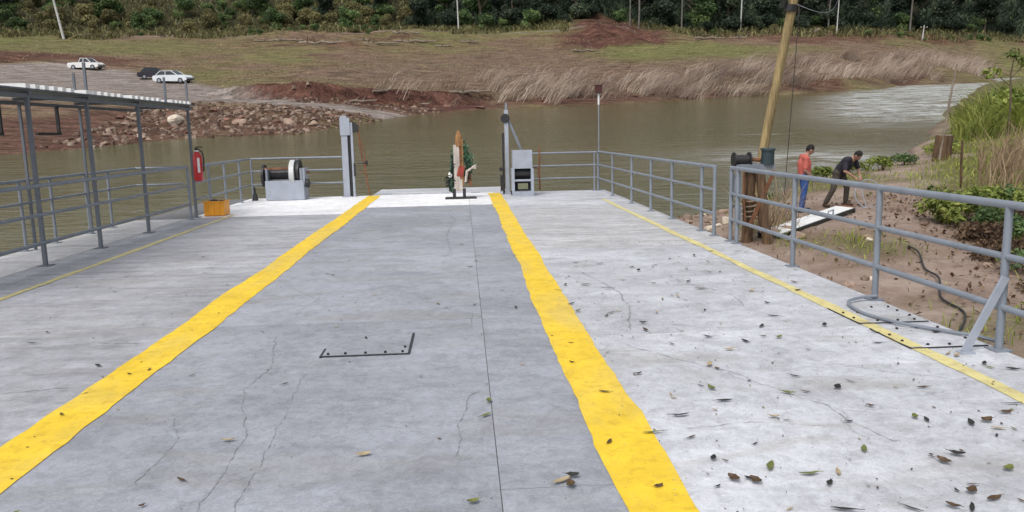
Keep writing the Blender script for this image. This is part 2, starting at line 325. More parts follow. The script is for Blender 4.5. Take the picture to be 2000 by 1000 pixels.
ZONE = dict(
 road=[(-62.2,93.9),(-62.2,114.3),(-55.2,116.7),(-45.2,114.0),(-32.3,99.0),(-20.2,77.5),(-12.5,71.0),(-7.2,71.3),(-3.2,70.1),(-4.2,64.5),(-8.4,66.6),(-12.4,66.0),(-18.2,69.3),(-22.9,71.0),(-29.0,67.1),(-37.2,67.6),(-40.1,60.0)],
 cut=[(-22.6,82.8),(-15.5,78.8),(-9.8,82.6),(-5.2,82.0),(3.2,85.1),(3.0,80.1),(-3.3,73.1),(-8.2,71.7),(-13.1,69.4),(-18.8,73.8)],
 redleft=[(-74.6,124.5),(-68.4,126.3),(-59.3,125.8),(-48.0,123.1),(-45.4,117.1),(-55.6,117.6),(-62.4,114.8),(-66.1,109.8)],
 berm=[(-45.8,150.8),(-38.6,167.2),(-27.2,173.0),(3.7,175.1),(5.1,152.1),(-22.4,140.9)],
 hump=[(19.3,146.9),(23.2,171.1),(30.4,184.1),(36.0,172.3),(42.4,161.7),(38.9,148.1),(27.8,145.0)],
 redright=[(46.7,166.2),(66.1,171.8),(75.8,168.3),(93.3,169.6),(138.6,194.8),(131.3,184.1),(88.6,160.8),(67.3,149.1),(49.5,154.4)],
 green=[(23.7,148.3),(41.6,151.0),(60.5,142.3),(46.4,120.0),(29.5,118.0),(24.5,127.8)],
 tan=[(-23.0,98.0),(-10.7,124.2),(9.2,142.3),(27.5,122.6),(49.5,127.9),(112.4,172.2),(104.2,150.6),(65.7,118.1),(38.2,98.0),(22.5,87.3),(5.1,81.0),(-2.4,73.6),(-6.1,80.9)],
 shore=[(-34,40),(-24.4,43.6),(-16.6,52.8),(-11.6,53.8),(-8,63.1),(-3.2,71),(5.1,80.4),(22.3,86.5),(38,97.6),(65.8,118.3),(104.1,150.4),(108,153),(66,121),(38,101),(22,90),(5,85),(-4,74),(-10,66),(-14,66),(-20,68),(-26,64),(-30,54),(-40,46)])
def zone(name, x, y, soft=2.0, wob=3.0, seed=3):
    sd = poly_sd(x, y, ZONE[name]) + fbm(x, y, 0.16, 4, seed) * wob
    return np.clip(sd / soft + 0.5, 0, 1)
CUT = [(-30, 81), (-23, 79.5), (-19, 77.6), (-14, 75.0), (-9, 77.8), (-4, 80.5), (3, 85), (12, 90)]
def cut_sd(x, y):
    d = np.full(np.shape(x), 1e9); yy = np.interp(x, [p[0] for p in CUT], [p[1] for p in CUT]) + fbm(x, y, 0.4, 4, 33) * 0.8
    return (y - yy) * 0.9
def far_z(x, y):
    b = far_base(x, y); land = np.clip((b - WATER + 0.2) / 2.0, 0, 1); rd = zone('road', x, y, 2.0, 0.3)
    rough = land * (1 - 0.9 * rd)
    z = b + rough * (fbm(x, y, 0.09, 4, 1) * 0.35 + fbm(x, y, 0.6, 3, 5) * 0.10)
    bm = zone('berm', x, y, 8, 3); z = z + bm * (0.55 + fbm(x, y, 0.25, 4, 9) * 1.0)
    z = z + zone('hump', x, y, 12, 3) * (0.3 + fbm(x, y, 0.16, 5, 21) * 2.6)
    z = z + zone('redright', x, y, 6, 3) * fbm(x, y, 0.2, 4, 11) * 1.0
    z = z + zone('shore', x, y, 2, 1) * land * fbm(x, y, 0.7, 4, 31) * 0.35
    # undercut step of the red cut bank
    sd = cut_sd(x, y); wgt = np.clip((x + 26) / 4, 0, 1) * np.clip((6 - x) / 5, 0, 1)
    z = z + wgt * 1.5 * (0.5 * np.tanh(sd / 0.3) - 0.5 * np.clip(sd / 4.5, -1, 1))
    z = z + np.maximum(zone('tan', x, y, 6, 3), zone('cut', x, y, 3, 2)) * land * (1 - rd) * fbm(x, y, 0.45, 4, 52) * 0.28
    return z
def ang_space(lo, mid0, mid1, hi, step, g=1.12):
    c = list(np.arange(mid0, mid1, step)); s = step; v = mid1
    while v < hi: c.append(v); s *= g; v += s
    c.append(hi); s = step; v = mid0 - step; pre = []
    while v > lo: pre.append(v); s *= g; v -= s
    pre.append(lo); return np.array(pre[::-1] + c)
def seg_space(segs, hi, g=1.12):
    c = []; 
    for a, b, st in segs: c += list(np.arange(a, b, st))
    s = segs[-1][2]; v = segs[-1][1]
    while v < hi: c.append(v); s *= g; v += s
    c.append(hi); return np.array(c)

t = NT('far_bank_ground'); v = t.coord('Object'); vst = t.coord('Object', (0.35, 1.6, 1.0))
nA = t.noise(vst, 0.16, 8, 0.62, 0.4); nB = t.noise(vst, 0.8, 8, 0.72, 0.3); nC = t.noise(v, 0.05, 5, 0.6)
g = t.mix(t.ramp(nA, [(0.36, 0.0), (0.6, 1.0)]), (0.215, 0.165, 0.09), (0.18, 0.16, 0.07))
g = t.mix(t.ramp(nC, [(0.45, 0.0), (0.55, 0.9)]), g, (0.225, 0.15, 0.105))
g = t.mix(t.ramp(t.noise(vst, 0.42, 7, 0.7), [(0.52, 0.0), (0.60, 0.85)]), g, (0.125, 0.068, 0.05))
gr = t.mix(t.ramp(nA, [(0.35, 0.0), (0.65, 1.0)]), (0.20, 0.18, 0.075), (0.165, 0.18, 0.06)); g = t.mix(t.attr('green'), g, gr)
tn = t.mix(t.ramp(nB, [(0.35, 0.0), (0.65, 1.0)]), (0.13, 0.075, 0.05), (0.27, 0.20, 0.145)); g = t.mix(t.attr('tan'), g, tn)
rd_ = t.mix(t.ramp(nB, [(0.35, 0.0), (0.68, 1.0)]), (0.075, 0.032, 0.025), (0.19, 0.095, 0.07)); g = t.mix(t.attr('red'), g, rd_)
ro = t.mix(t.ramp(t.noise(v, 0.5, 6), [(0.35, 0.0), (0.65, 1.0)]), (0.25, 0.205, 0.18), (0.35, 0.30, 0.27)); g = t.mix(t.attr('road'), g, ro)
fo = t.mix(t.ramp(nB, [(0.35, 0.0), (0.65, 1.0)]), (0.035, 0.036, 0.02), (0.075, 0.07, 0.036)); g = t.mix(t.attr('wood'), g, fo)
g = t.mix(1.0, g, t.ramp(t.noise(v, 3.0, 5, 0.7), [(0.38, 0.66), (0.62, 1.22)]), 'MULTIPLY')
g = t.mix(1.0, g, t.ramp(t.noise(vst, 0.9, 8, 0.75, 0.5), [(0.40, 0.42), (0.49, 0.76), (0.60, 1.10)]), 'MULTIPLY')
t.color(g); t.rough(0.95); t.b.inputs['Specular IOR Level'].default_value = 0.15
t.bump(t.mix(0.5, t.noise(v, 1.2, 7, 0.7), t.noise(v, 5.0, 5, 0.7)), 0.9, 0.25); M['far'] = t.m
def wood_line(x, y): return np.interp(np.degrees(np.arctan2(x, y)), [-40, -28, 0, 12, 21, 28, 34.5, 45], [198, 184, 178, 174, 180, 194, 226, 280])
fx = ang_space(-700, -75, 120, 700, 0.9); fy = seg_space([(30, 110, 0.6), (110, 200, 1.1)], 800)
me = grid_mesh('far_bank', fx, fy, far_z, M['far'], {
    'road': lambda x, y, z: np.maximum(zone('road', x, y, 1.2, 0.8), np.clip(1.2 - np.abs(np.hypot(x, y) - wood_line(x, y) + 9 + fbm(x, y, 0.03, 2, 99) * 3) / 0.7, 0, 0.75) * np.clip((x + 75) / 6, 0, 1) * np.clip((40 - x) / 6, 0, 1)),
    'red': lambda x, y, z: np.maximum.reduce([zone('cut', x, y, 2, 1.5), zone('redleft', x, y, 3, 3) * 0.9, zone('hump', x, y, 4, 4), zone('redright', x, y, 4, 6) * 0.8, zone('shore', x, y, 1.5, 2.5) * 0.75,
                                              zone('berm', x, y, 6, 8) * 0.75 * np.clip(fbm(x, y, 0.1, 4, 77) * 2 + 0.6, 0, 1)]),
    'green': lambda x, y, z: np.maximum(zone('green', x, y, 8, 6), np.clip(fbm(x, y, 0.035, 4, 123) * 3.0 - 0.1, 0, 0.75) * np.clip((np.hypot(x, y) - 105) / 12, 0, 1)), 'tan': lambda x, y, z: zone('tan', x, y, 8, 6) * 0.85,
    'wood': lambda x, y, z: np.clip((np.hypot(x, y) - wood_line(x, y) + 6 + fbm(x, y, 0.1, 3, 8) * 4) / 5, 0, 1) * (1 - 0.75 * zone('hump', x, y, 4, 4))})
struct(link('far_bank', me))

# near bank on the right: shoreline polyline, land on its right-hand side
NSH = [(-40, -12), (-14, 0), (-7, 5), (-1, 13), (4.5, 20.3), (6.1, 21.6), (7.5, 22.0), (9.6, 23.4), (13.4, 28.6), (15.7, 29.9), (22.2, 37.1), (35.8, 55.2), (80.8, 116.5), (140, 140), (260, 150)]
NLAND = NSH + [(400, 150), (400, -200), (-40, -200)]
def near_z(x, y):
    d = poly_sd(x, y, NLAND) + fbm(x, y, 0.35, 3, 12) * 0.8
    z = np.where(d > 0, WATER + 0.55 * (1 - np.exp(-d / 1.8)) + 0.012 * np.clip(d, 0, 200), WATER + 0.35 * d)
    z = z + np.clip(d, 0, 1) * (fbm(x, y, 0.25, 4, 15) * 0.12 + fbm(x, y, 1.4, 3, 16) * 0.04)
    z = z + np.clip((x - 12 - 0.35 * (y - 14)) / 10, 0, 1.2) * 0.55 + np.clip((-y) / 25, 0, 1) * 1.2
    return np.maximum(z, -5)
def near_green(x, y, z=None):
    e = np.clip((x - 9.8 - 0.58 * (y - 14) + fbm(x, y, 0.4, 3, 40) * 2.4 + 0.5) / 1.6, 0, 1)
    patches = np.clip(fbm(x, y, 0.45, 4, 44) * 3.4 - 0.55, 0, 1) * np.clip((x - 5) / 2, 0, 1)
    pp = np.exp(-(((x - 8.1) / 0.9) ** 2 + ((y - 15.3) / 1.0) ** 2)) + np.exp(-(((x - 12.5) / 1.8) ** 2 + ((y - 26) / 1.4) ** 2))
    return np.clip(np.maximum(np.maximum(e, patches * 0.7), pp), 0, 1)
t = NT('near_bank_ground'); v = t.coord('Object')
a1 = t.noise(v, 0.7, 7, 0.65); a2 = t.noise(v, 4.0, 7, 0.7)
g = t.mix(t.ramp(a1, [(0.35, 0.0), (0.62, 1.0)]), (0.215, 0.15, 0.115), (0.35, 0.275, 0.23))
g = t.mix(t.ramp(a2, [(0.35, 0.5), (0.55, 0.0)]), g, (0.17, 0.115, 0.09))
g = t.mix(t.ramp(t.noise(v, 9.0, 5, 0.7), [(0.6, 0.0), (0.72, 0.7)]), g, (0.42, 0.33, 0.26))
gg = t.mix(t.ramp(a2, [(0.35, 0.0), (0.65, 1.0)]), (0.085, 0.085, 0.032), (0.16, 0.13, 0.07)); g = t.mix(t.attr('green'), g, gg)
g = t.mix(t.attr('wet'), g, (0.09, 0.055, 0.04))
t.color(g); t.rough(0.9); t.b.inputs['Specular IOR Level'].default_value = 0.2
t.bump(t.mix(0.5, t.noise(v, 6.0, 7, 0.7), t.noise(v, 25.0, 5, 0.7)), 0.8, 0.06); M['near'] = t.m
nx = ang_space(-60, 3, 24, 420, 0.22, 1.1); ny = ang_space(-200, 3, 34, 150, 0.22, 1.1)
me = grid_mesh('near_bank', nx, ny, near_z, M['near'], {'green': near_green,
    'wet': lambda x, y, z: np.clip((WATER + 0.14 - z) / 0.15, 0, 1) * 0.8})
struct(link('near_bank', me))
def nz(x, y): return float(near_z(np.array([x]), np.array([y]))[0])
def fz(x, y): return float(far_z(np.array([x]), np.array([y]))[0])

# river
t = NT('river_water'); v = t.coord('Object'); vr = t.n('Mapping'); t.l(v, vr.inputs['Vector']); vr.inputs['Rotation'].default_value = (0, 0, R(-38)); vr.inputs['Scale'].default_value = (0.45, 1.5, 1.0)
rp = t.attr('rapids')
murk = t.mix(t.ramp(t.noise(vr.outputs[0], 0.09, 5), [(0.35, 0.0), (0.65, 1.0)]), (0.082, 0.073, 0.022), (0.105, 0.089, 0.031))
foam_sheen = t.math('MULTIPLY', t.ramp(t.noise(vr.outputs[0], 0.5, 9, 0.75, 1.6), [(0.42, 0.0), (0.60, 1.0)]), rp)  # sky reflection on the rough water painted pale, together with its foam
pale_streaks = t.ramp(t.noise(vr.outputs[0], 0.55, 8, 0.72, 0.8), [(0.64, 0.0), (0.70, 0.30)])  # pale streaks mixed into the water colour all over the river
ff = t.math('MAXIMUM', t.math('MULTIPLY', foam_sheen, 0.85), pale_streaks)
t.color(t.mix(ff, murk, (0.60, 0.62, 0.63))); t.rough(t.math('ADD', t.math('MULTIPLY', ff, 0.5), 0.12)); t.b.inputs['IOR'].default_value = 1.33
hh = t.math('ADD', t.math('MULTIPLY', t.noise(vr.outputs[0], 1.0, 5, 0.6, 0.3), 1.0), t.math('MULTIPLY', t.noise(vr.outputs[0], 4.0, 4, 0.6), 0.25))
bp = t.n('Bump'); t.l(hh, bp.inputs['Height']); t.l(t.math('ADD', t.math('MULTIPLY', rp, 0.55), 0.22), bp.inputs['Strength']); bp.inputs['Distance'].default_value = 0.22
t.l(bp.outputs[0], t.b.inputs['Normal']); M['water'] = t.m
wx = ang_space(-400, -30, 110, 420, 2.0, 1.2); wy = ang_space(-120, 15, 160, 260, 2.0, 1.2)
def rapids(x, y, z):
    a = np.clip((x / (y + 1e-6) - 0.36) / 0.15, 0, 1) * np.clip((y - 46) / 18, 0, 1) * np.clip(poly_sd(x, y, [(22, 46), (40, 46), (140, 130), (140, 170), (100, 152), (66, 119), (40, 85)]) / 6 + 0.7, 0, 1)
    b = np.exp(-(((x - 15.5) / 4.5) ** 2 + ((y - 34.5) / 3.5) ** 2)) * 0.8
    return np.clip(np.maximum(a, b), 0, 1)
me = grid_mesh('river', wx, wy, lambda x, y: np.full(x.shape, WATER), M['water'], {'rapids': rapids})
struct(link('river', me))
me = MB().add([(-2500, -2500, -7), (2500, -2500, -7), (2500, 2500, -7), (-2500, 2500, -7)], [(0, 1, 2, 3)]).mesh('ground', M['far'])
struct(link('ground', me))
# ------------------------------------------------------------------ the ferry deck
rng = random.Random(11)
ferry = thing('ferry', 'grey steel ferry deck with broad yellow lane stripes and leaf litter', 'ferry', DECK)
# pontoon below the plates
h = MB(); xs0, xs1 = -5.70, 3.88
prof = [(-4.0, -0.03), (21.58, -0.03), (21.58, -0.55), (19.5, -1.15), (-4.0, -2.2)]
vs = [(x, y, z) for x in (xs0 + 0.03, xs1 - 0.03) for (y, z) in prof]; k = len(prof)
h.add(vs, [tuple(range(k))[::-1], tuple(range(k, 2 * k))] + [(i, (i + 1) % k, k + (i + 1) % k, k + i) for i in range(k)])
part('hull', h, M['hull'], ferry)
h = MB().box((-6.22, 6.3, -0.25), (1.06, 20.5, 0.42)); part('side_platform', h, M['hull'], ferry)
part('seam_bed', MB().box((-1.41, 8.8, -0.018), (10.6, 25.5, 0.02)), M['subdeck'], ferry)
def plates(x0, x1, rows, mats):
    for i in range(len(rows) - 1):
        y0, y1 = rows[i] + 0.0025, rows[i + 1] - 0.0025
        b = MB(); ts = [rng.uniform(-0.0015, 0.0015) for _ in range(4)]
        X = (x0 + 0.0025, x1 - 0.0025)
        top = [(X[0], y0, ts[0]), (X[1], y0, ts[1]), (X[1], y1, ts[2]), (X[0], y1, ts[3])]; bot = [(p[0], p[1], -0.012) for p in top]
        b.add(top + bot, [(0, 1, 2, 3), (0, 4, 5, 1), (1, 5, 6, 2), (2, 6, 7, 3), (3, 7, 4, 0)])
        part('deck_plate', b, M[mats[i]], ferry)
plates(-5.70, -2.40, [-4, 0.9, 4.1, 7.0, 9.7, 12.7, 16.75, 21.6], ['deck_left'] * 6 + ['deck_white'])
plates(-6.75, -5.71, [-4, 3.0, 8.2, 12.6, 16.55], ['deck_left'] * 2 + ['deck_far_right'] * 2)
plates(-2.40, 0.13, [-4, 2.1, 6.9, 11.1, 18.05, 21.6], ['deck_mid'] * 4 + ['deck_white'])
plates(0.13, 0.82, [-4, 3.46, 6.3, 11.1, 18.05, 21.6], ['deck_mid'] * 4 + ['deck_white'])
plates(0.82, 3.88, [-4, 6.15, 10.92, 16.9, 21.6], ['deck_right', 'deck_right', 'deck_far_right', 'deck_right'])
# lifted loading flap at the bow
fl = MB(); fl.box((0, 1.35, -0.03), (3.72, 2.7, 0.05)); part('loading_flap', fl, M['deck_right'], ferry, mtx=T((-0.63, 21.63, 0.0)) @ Matrix.Rotation(R(-0.6), 4, 'X'))
for i in range(5):
    part('hinge', MB().tube([(-2.2 + i * 0.8, 21.615, 0.0), (-1.95 + i * 0.8, 21.615, 0.0)], 0.022, 8), M['rail'], ferry, True)
# painted stripes: slightly ragged ribbons just above the plates
def stripe(name, x, y0, y1, wd, mat, jit, z=0.0045, step=0.12, drift=0.0):
    r2 = random.Random(int(abs(x) * 1000) + (7 if x > 0 else 0)); m = MB(); n = int((y1 - y0) / step); vs = []
    a = b = 0.0
    for i in range(n + 1):
        y = y0 + (y1 - y0) * i / n; a = a * 0.82 + r2.uniform(-jit, jit); b = b * 0.82 + r2.uniform(-jit, jit)
        vs += [(x - wd / 2 + a + drift * y, y, z), (x + wd / 2 + b + drift * y, y, z)]
    m.add(vs, [(2 * i, 2 * i + 1, 2 * i + 3, 2 * i + 2) for i in range(n)]); return part(name, m, M[mat], ferry)
stripe('lane_stripe', -2.395, -3.9, 21.5, 0.335, 'yellow', 0.011)
stripe('lane_stripe', 0.825, -3.9, 21.35, 0.325, 'yellow', 0.011)
o = stripe('edge_line', -4.93, -3.9, 17.1, 0.085, 'yellow_thin', 0.009)
o = stripe('edge_line', 3.31, -3.9, 18.6, 0.11, 'yellow_thin', 0.009)
# hatches with dark open joints and bolts
def hatch(x0, x1, y0, y1, sides, mat, bolts):
    hc = part('hatch_cover', MB().box(((x0 + x1) / 2, (y0 + y1) / 2, 0.004), (x1 - x0, y1 - y0, 0.008)), M[mat], ferry)
    w_ = 0.016; zz = 0.0055
    jm = MB()
    if 'n' in sides: jm.box(((x0 + x1) / 2, y0 - w_ / 2 - 0.001, zz), (x1 - x0 + 2 * w_, w_, 0.008))
    if 'r' in sides: jm.box((x1 + w_ / 2 + 0.001, (y0 + y1) / 2 + w_, zz), (w_, y1 - y0 + w_, 0.008))
    if 'l' in sides: jm.box((x0 - w_ / 2 - 0.001, (y0 + y1) / 2, zz), (w_, (y1 - y0), 0.008))
    if 'q' in sides: jm.box((x0 - w_ / 2 - 0.001, y0 + (y1 - y0) * 0.15, zz), (w_, (y1 - y0) * 0.4, 0.008))
    part('joint', jm, M['gap'], hc)
    for (bx, by) in bolts:
        part('bolt', MB().tube([(bx, by, 0.0), (bx, by, 0.022)], 0.0105, 6), M['steel_dark'], hc)
hatch(-1.10, -0.46, 5.82, 6.40, 'nrq', 'deck_mid', [(-1.06, 5.85), (-0.93, 5.85), (-0.78, 5.85), (-0.63, 5.85), (-0.50, 5.85), (-0.49, 5.98)])
ring = [(3.42, 5.50), (3.58, 5.49), (3.73, 5.50), (3.45, 5.98), (3.62, 5.99), (3.79, 5.98), (3.29, 5.62), (3.29, 5.80), (3.80, 5.64), (3.79, 5.82)]
hatch(3.265, 3.83, 5.45, 6.03, 'ln', 'deck_right', ring)
ring = [(3.44, 6.26), (3.61, 6.25), (3.76, 6.26), (3.47, 6.73), (3.64, 6.74), (3.79, 6.73), (3.29, 6.37), (3.29, 6.56), (3.80, 6.40), (3.79, 6.58)]
hatch(3.265, 3.83, 6.21, 6.78, 'ln', 'deck_right', ring)
for (ya, yb) in ((5.46, 6.02), (6.22, 6.77)): stripe('edge_line', 3.31, ya, yb, 0.10, 'yellow_thin', 0.004, 0.0105, 0.05)
# long cracks and scratches that can be followed by eye
def crack(pts, wd=0.012, seed=1):
    r2 = random.Random(seed); P = []; ox = oy = 0.0
    for (a, b) in zip(pts[:-1], pts[1:]):
        n = max(2, int(math.hypot(b[0] - a[0], b[1] - a[1]) / 0.03))
        for i in range(n):
            f = i / n; ox = ox * 0.93 + r2.uniform(-.011, .011); oy = oy * 0.93 + r2.uniform(-.011, .011); P.append((a[0] + (b[0] - a[0]) * f + ox, a[1] + (b[1] - a[1]) * f + oy))
    P.append(pts[-1]); W = [wd * (0.15 + 0.55 * r2.random() ** 2) * (1 if r2.random() > 0.08 else 0.05) for _ in P]; part('crack', MB().strip(P, W, 0.0032), M['crackm'], ferry)
M['crackm'] = simple('crack_line', (0.25, 0.255, 0.265), 0.8, 0, 0.5, 20.0)
crack([(-0.08, 3.85), (-0.07, 4.3), (-0.03, 4.75), (0.02, 4.85), (0.1, 5.05)], 0.010, 2)
crack([(-1.22, 3.35), (-1.28, 4.2), (-1.5, 5.1), (-1.42, 5.6), (-1.62, 6.5)], 0.011, 3)
crack([(-1.05, 3.25), (-1.1, 3.8), (-1.1, 4.6), (-1.12, 5.4)], 0.007, 4)
crack([(-0.22, 11.0), (-0.28, 13.2), (-0.2, 15.0), (-0.35, 16.4), (-0.1, 17.9)], 0.022, 5)
crack([(1.35, 9.0), (1.55, 7.9), (1.5, 7.0), (1.35, 6.3)], 0.02, 6)
crack([(1.2, 5.9), (1.75, 5.1), (2.1, 4.4), (2.25, 3.8)], 0.010, 7)
crack([(-1.9, 8.6), (-1.5, 8.0), (-1.55, 7.2)], 0.012, 12)
crack([(-0.9, 9.6), (-0.5, 9.1), (0.0, 9.3)], 0.016, 13)
crack([(-0.3, 7.4), (0.05, 7.1), (0.02, 6.5)], 0.010, 14)
crack([(2.2, 8.4), (2.6, 7.6), (2.55, 7.0)], 0.014, 15)
crack([(1.2, 4.1), (1.6, 4.15), (1.95, 4.05)], 0.008, 16)
crack([(2.4, 5.3), (2.8, 4.9), (3.1, 4.75)], 0.009, 17)
crack([(-1.75, 4.6), (-1.6, 4.2), (-1.62, 3.7)], 0.008, 18)
crack([(-3.9, 5.2), (-3.2, 5.15), (-2.7, 5.3)], 0.02, 8)
crack([(-3.6, 6.4), (-3.0, 6.5), (-2.65, 6.45)], 0.018, 9)
# ------------------------------------------------------------------ railings
RAIL_S = 0.78
def railing(label, pts, heights, posts, r=0.036, name='guard_railing', ph=None, mat='rail'):
    """pts: polyline of (x, y) on the deck; posts: list of (x, y)"""
    r = r * RAIL_S; x0, y0 = pts[0]; t_ = thing(name, label, 'railing', dk(x0, y0), 'guard railings round the ferry deck')
    for hh_ in heights:
        rr = r * (1.05 if hh_ == max(heights) else 0.85)
        P = [(p[0] - x0, p[1] - y0, hh_) for p in pts]
        for a, b in zip(P[:-1], P[1:]): part('rail', MB().tube([a, b], rr, 10), M[mat], t_, True)
    for (x, y) in posts:
        m = MB().tube([(x - x0, y - y0, 0.0), (x - x0, y - y0, ph or max(heights))], r, 10)
        m.box((x - x0, y - y0, 0.006), (0.13, 0.13, 0.012)); part('post', m, M[mat], t_, True)
    return t_
rr_ = railing('long grey three-rail guard railing beside the red soil bank, with a diagonal brace', [(3.85, 11.15), (3.85, -2.0)], [1.06, 0.69, 0.32],
        [(3.85, 11.15), (3.85, 10.88), (3.85, 8.96), (3.85, 7.08), (3.85, 5.33), (3.85, 3.5), (3.85, 1.6), (3.85, -0.4)], 0.037)
part('brace', MB().box((0, 0, 0), (0.055, 0.02, 0.60), Euler((R(3), R(24), 0)).to_matrix()).box((-0.125, 0.0, -0.275), (0.1, 0.08, 0.012)), M['rail_light'], rr_, mtx=T((-0.15, -5.86, 0.28)))
part('end_plate', MB().box((0, 0, 0), (0.012, 0.30, 0.33)).box((0.02, 0.0, -0.40), (0.012, 0.26, 0.28)), M['rail_light'], rr_, mtx=T((0.05, -0.1, 0.80)))
railing('grey three-rail guard railing between the tall lamp pole and the boarding gap', [(3.66, 21.3), (3.81, 11.78)], [1.05, 0.70, 0.34],
        [(3.66, 21.3), (3.69, 19.4), (3.72, 17.3), (3.745, 15.6), (3.77, 14.1), (3.80, 12.4), (3.81, 11.78)], 0.036)
railing('short grey three-rail bow railing between grey cabinet and tall lamp pole', [(1.85, 21.32), (3.62, 21.32)], [1.04, 0.70, 0.36], [(1.85, 21.32), (3.56, 21.32)], 0.033)
railing('grey three-rail bow railing behind the open winch with white flange', [(-5.62, 22.0 - 0.5), (-3.2, 21.5)], [1.06, 0.73, 0.38], [(-5.62, 21.5), (-4.4, 21.5), (-3.2, 21.5)], 0.034)
railing('grey side railing between the orange crate and the open winch', [(-5.62, 16.95), (-5.65, 21.4)], [1.06, 0.72, 0.37], [(-5.62, 17.9), (-5.63, 19.1), (-5.64, 20.4)], 0.034)
railing('grey guard railing along the inner posts of the shelter', [(-5.56, 16.4), (-5.56, -2.0)], [1.07, 0.69, 0.32], [(-5.56, 16.4), (-5.56, 7.6), (-5.56, 5.5), (-5.56, 3.4), (-5.56, 1.2)], 0.034)
railing('grey guard railing along the water side of the shelter', [(-5.75, 16.62), (-6.66, 16.55), (-6.66, -2.0)], [1.06, 0.72],
        [(-6.66, 15.3), (-6.66, 14.4), (-6.66, 13.2), (-6.66, 12.3), (-6.66, 11.3), (-6.66, 9.8), (-6.66, 8.2)], 0.031)
# tall lamp pole at the bow corner
lp = thing('lamp_pole', 'slim pale pole with a dark lantern box on top, at the bow corner', 'lamp pole', dk(3.70, 21.42))
part('pole', MB().tube([(0, 0, 0), (0, 0, 2.55)], 0.020, 10, r2=0.017).box((0, 0, 0.008), (0.16, 0.16, 0.016)), M['rail'], lp, True)
part('upper_pole', MB().tube([(0, 0, 2.3), (0, 0, 2.60)], 0.024, 10), M['white'], lp, True)
ln = part('lantern', MB().box((0, 0, 2.70), (0.17, 0.17, 0.19)).box((0, 0, 2.81), (0.2, 0.2, 0.02)), simple('dark_red_lantern', (0.06, 0.012, 0.01), 0.4), lp)
part('bracket', MB().box((0, 0, 2.60), (0.1, 0.1, 0.03)), M['rail'], lp)
# ------------------------------------------------------------------ shelter on the left platform
sh = thing('shelter', 'open steel shelter with flat ribbed roof on slender grey posts', 'shelter', dk(-5.6, 10.76))
YP = [16.84, 14.29, 12.4, 10.76, 9.0, 7.2]
for y in YP:
    yy = y - 10.76
    part('post', MB().box((0, yy, 1.115), (0.048, 0.048, 2.23)).box((0, yy, 0.006), (0.16, 0.16, 0.012)), M['post_dark'], sh)
    part('post', MB().box((-1.0, yy + 0.05, 1.1), (0.036, 0.036, 2.2)), M['post_dark'], sh)
    part('roof_beam', MB().box((-0.5, yy, 2.27), (1.1, 0.05, 0.045)), M['post_dark'], sh)
for x in (0.0, -1.0):
    part('roof_beam', MB().box((x, 1.3, 2.215 if x else 2.235), (0.045, 10.0, 0.05)), M['post_dark'], sh)
part('roof_panel', MB().box((-0.5, 1.3, 2.315), (1.16, 10.05, 0.02)), M['post_dark'], sh)
ridge = MB().box((0, 0, 0), (1.18, 0.11, 0.055)).mesh('roof_ridge', M['white'])
skip = {11, 12, 13, 20, 27, 34, 35, 41}
for i in range(42):
    if i in skip: continue
    link('roof_ridge', ridge, sh, T((-0.5, -3.4 + i * 0.235, 2.353)))
for (x, y) in [(0.02, 10.0), (0.02, 12.4), (-1.02, 14.29), (0.02, 15.6), (0.02, 16.8), (-1.02, 9.4)]:
    part('stanchion', MB().box((x, y - 10.76, 2.56), (0.036, 0.036, 0.46)), M['post_dark'], sh)
for y in (11.9, 13.55):
    m = MB().box((-1.0, y - 10.76, 1.98), (0.045, 0.045, 0.46)).box((-0.99, y - 10.76 - 0.35, 1.76), (0.04, 0.75, 0.04))
    part('hanging_bracket', m, M['steel_dark'], sh)
# ------------------------------------------------------------------ bow equipment
def gate_post():
    g_ = thing('gate_post', 'tall double-channel steel gate post with a rusty chain hanging beside it', 'gate post', dk(-3.02, 21.4))
    part('channel', MB().box((-0.09, 0, 1.07), (0.16, 0.12, 2.14)).box((-0.09, 0, 0.01), (0.26, 0.22, 0.02)), M['rail_light'], g_)
    part('channel', MB().box((0.105, 0, 0.98), (0.055, 0.12, 1.96)), M['rail_light'], g_)
    part('slot', MB().box((0.032, 0.02, 1.02), (0.08, 0.06, 2.0)), M['steel_dark'], g_)
    part('head_plate', MB().box((-0.06, -0.07, 1.86), (0.26, 0.02, 0.46)), M['rail_light'], g_)
    part('sheave', MB().tube([(0.15, -0.05, 1.83), (0.15, 0.05, 1.83)], 0.14, 14), M['steel_dark'], g_, True)
    part('lever', MB().box((0.15, -0.09, 0.72), (0.05, 0.03, 0.34)), M['steel_dark'], g_)
    part('chain', MB().tube([(0.28, 0, 1.78), (0.30, 0, 1.4), (0.35, 0, 1.0), (0.42, 0, 0.72), (0.45, 0, 0.35), (0.52, 0, 0.03)], 0.022, 6), M['rust'], g_, True)
    part('chain', MB().tube([(0.26, 0, 1.72), (0.42, 0, 1.2), (0.44, 0, 0.8), (0.36, 0, 0.62), (0.22, -0.02, 0.62)], 0.016, 6), M['rust'], g_, True)
    part('hook', MB().tube([(0.22, -0.02, 0.9), (0.40, -0.02, 0.9), (0.47, -0.02, 0.95), (0.47, -0.02, 0.83)], 0.026, 6), M['steel_dark'], g_, True)
gate_post()
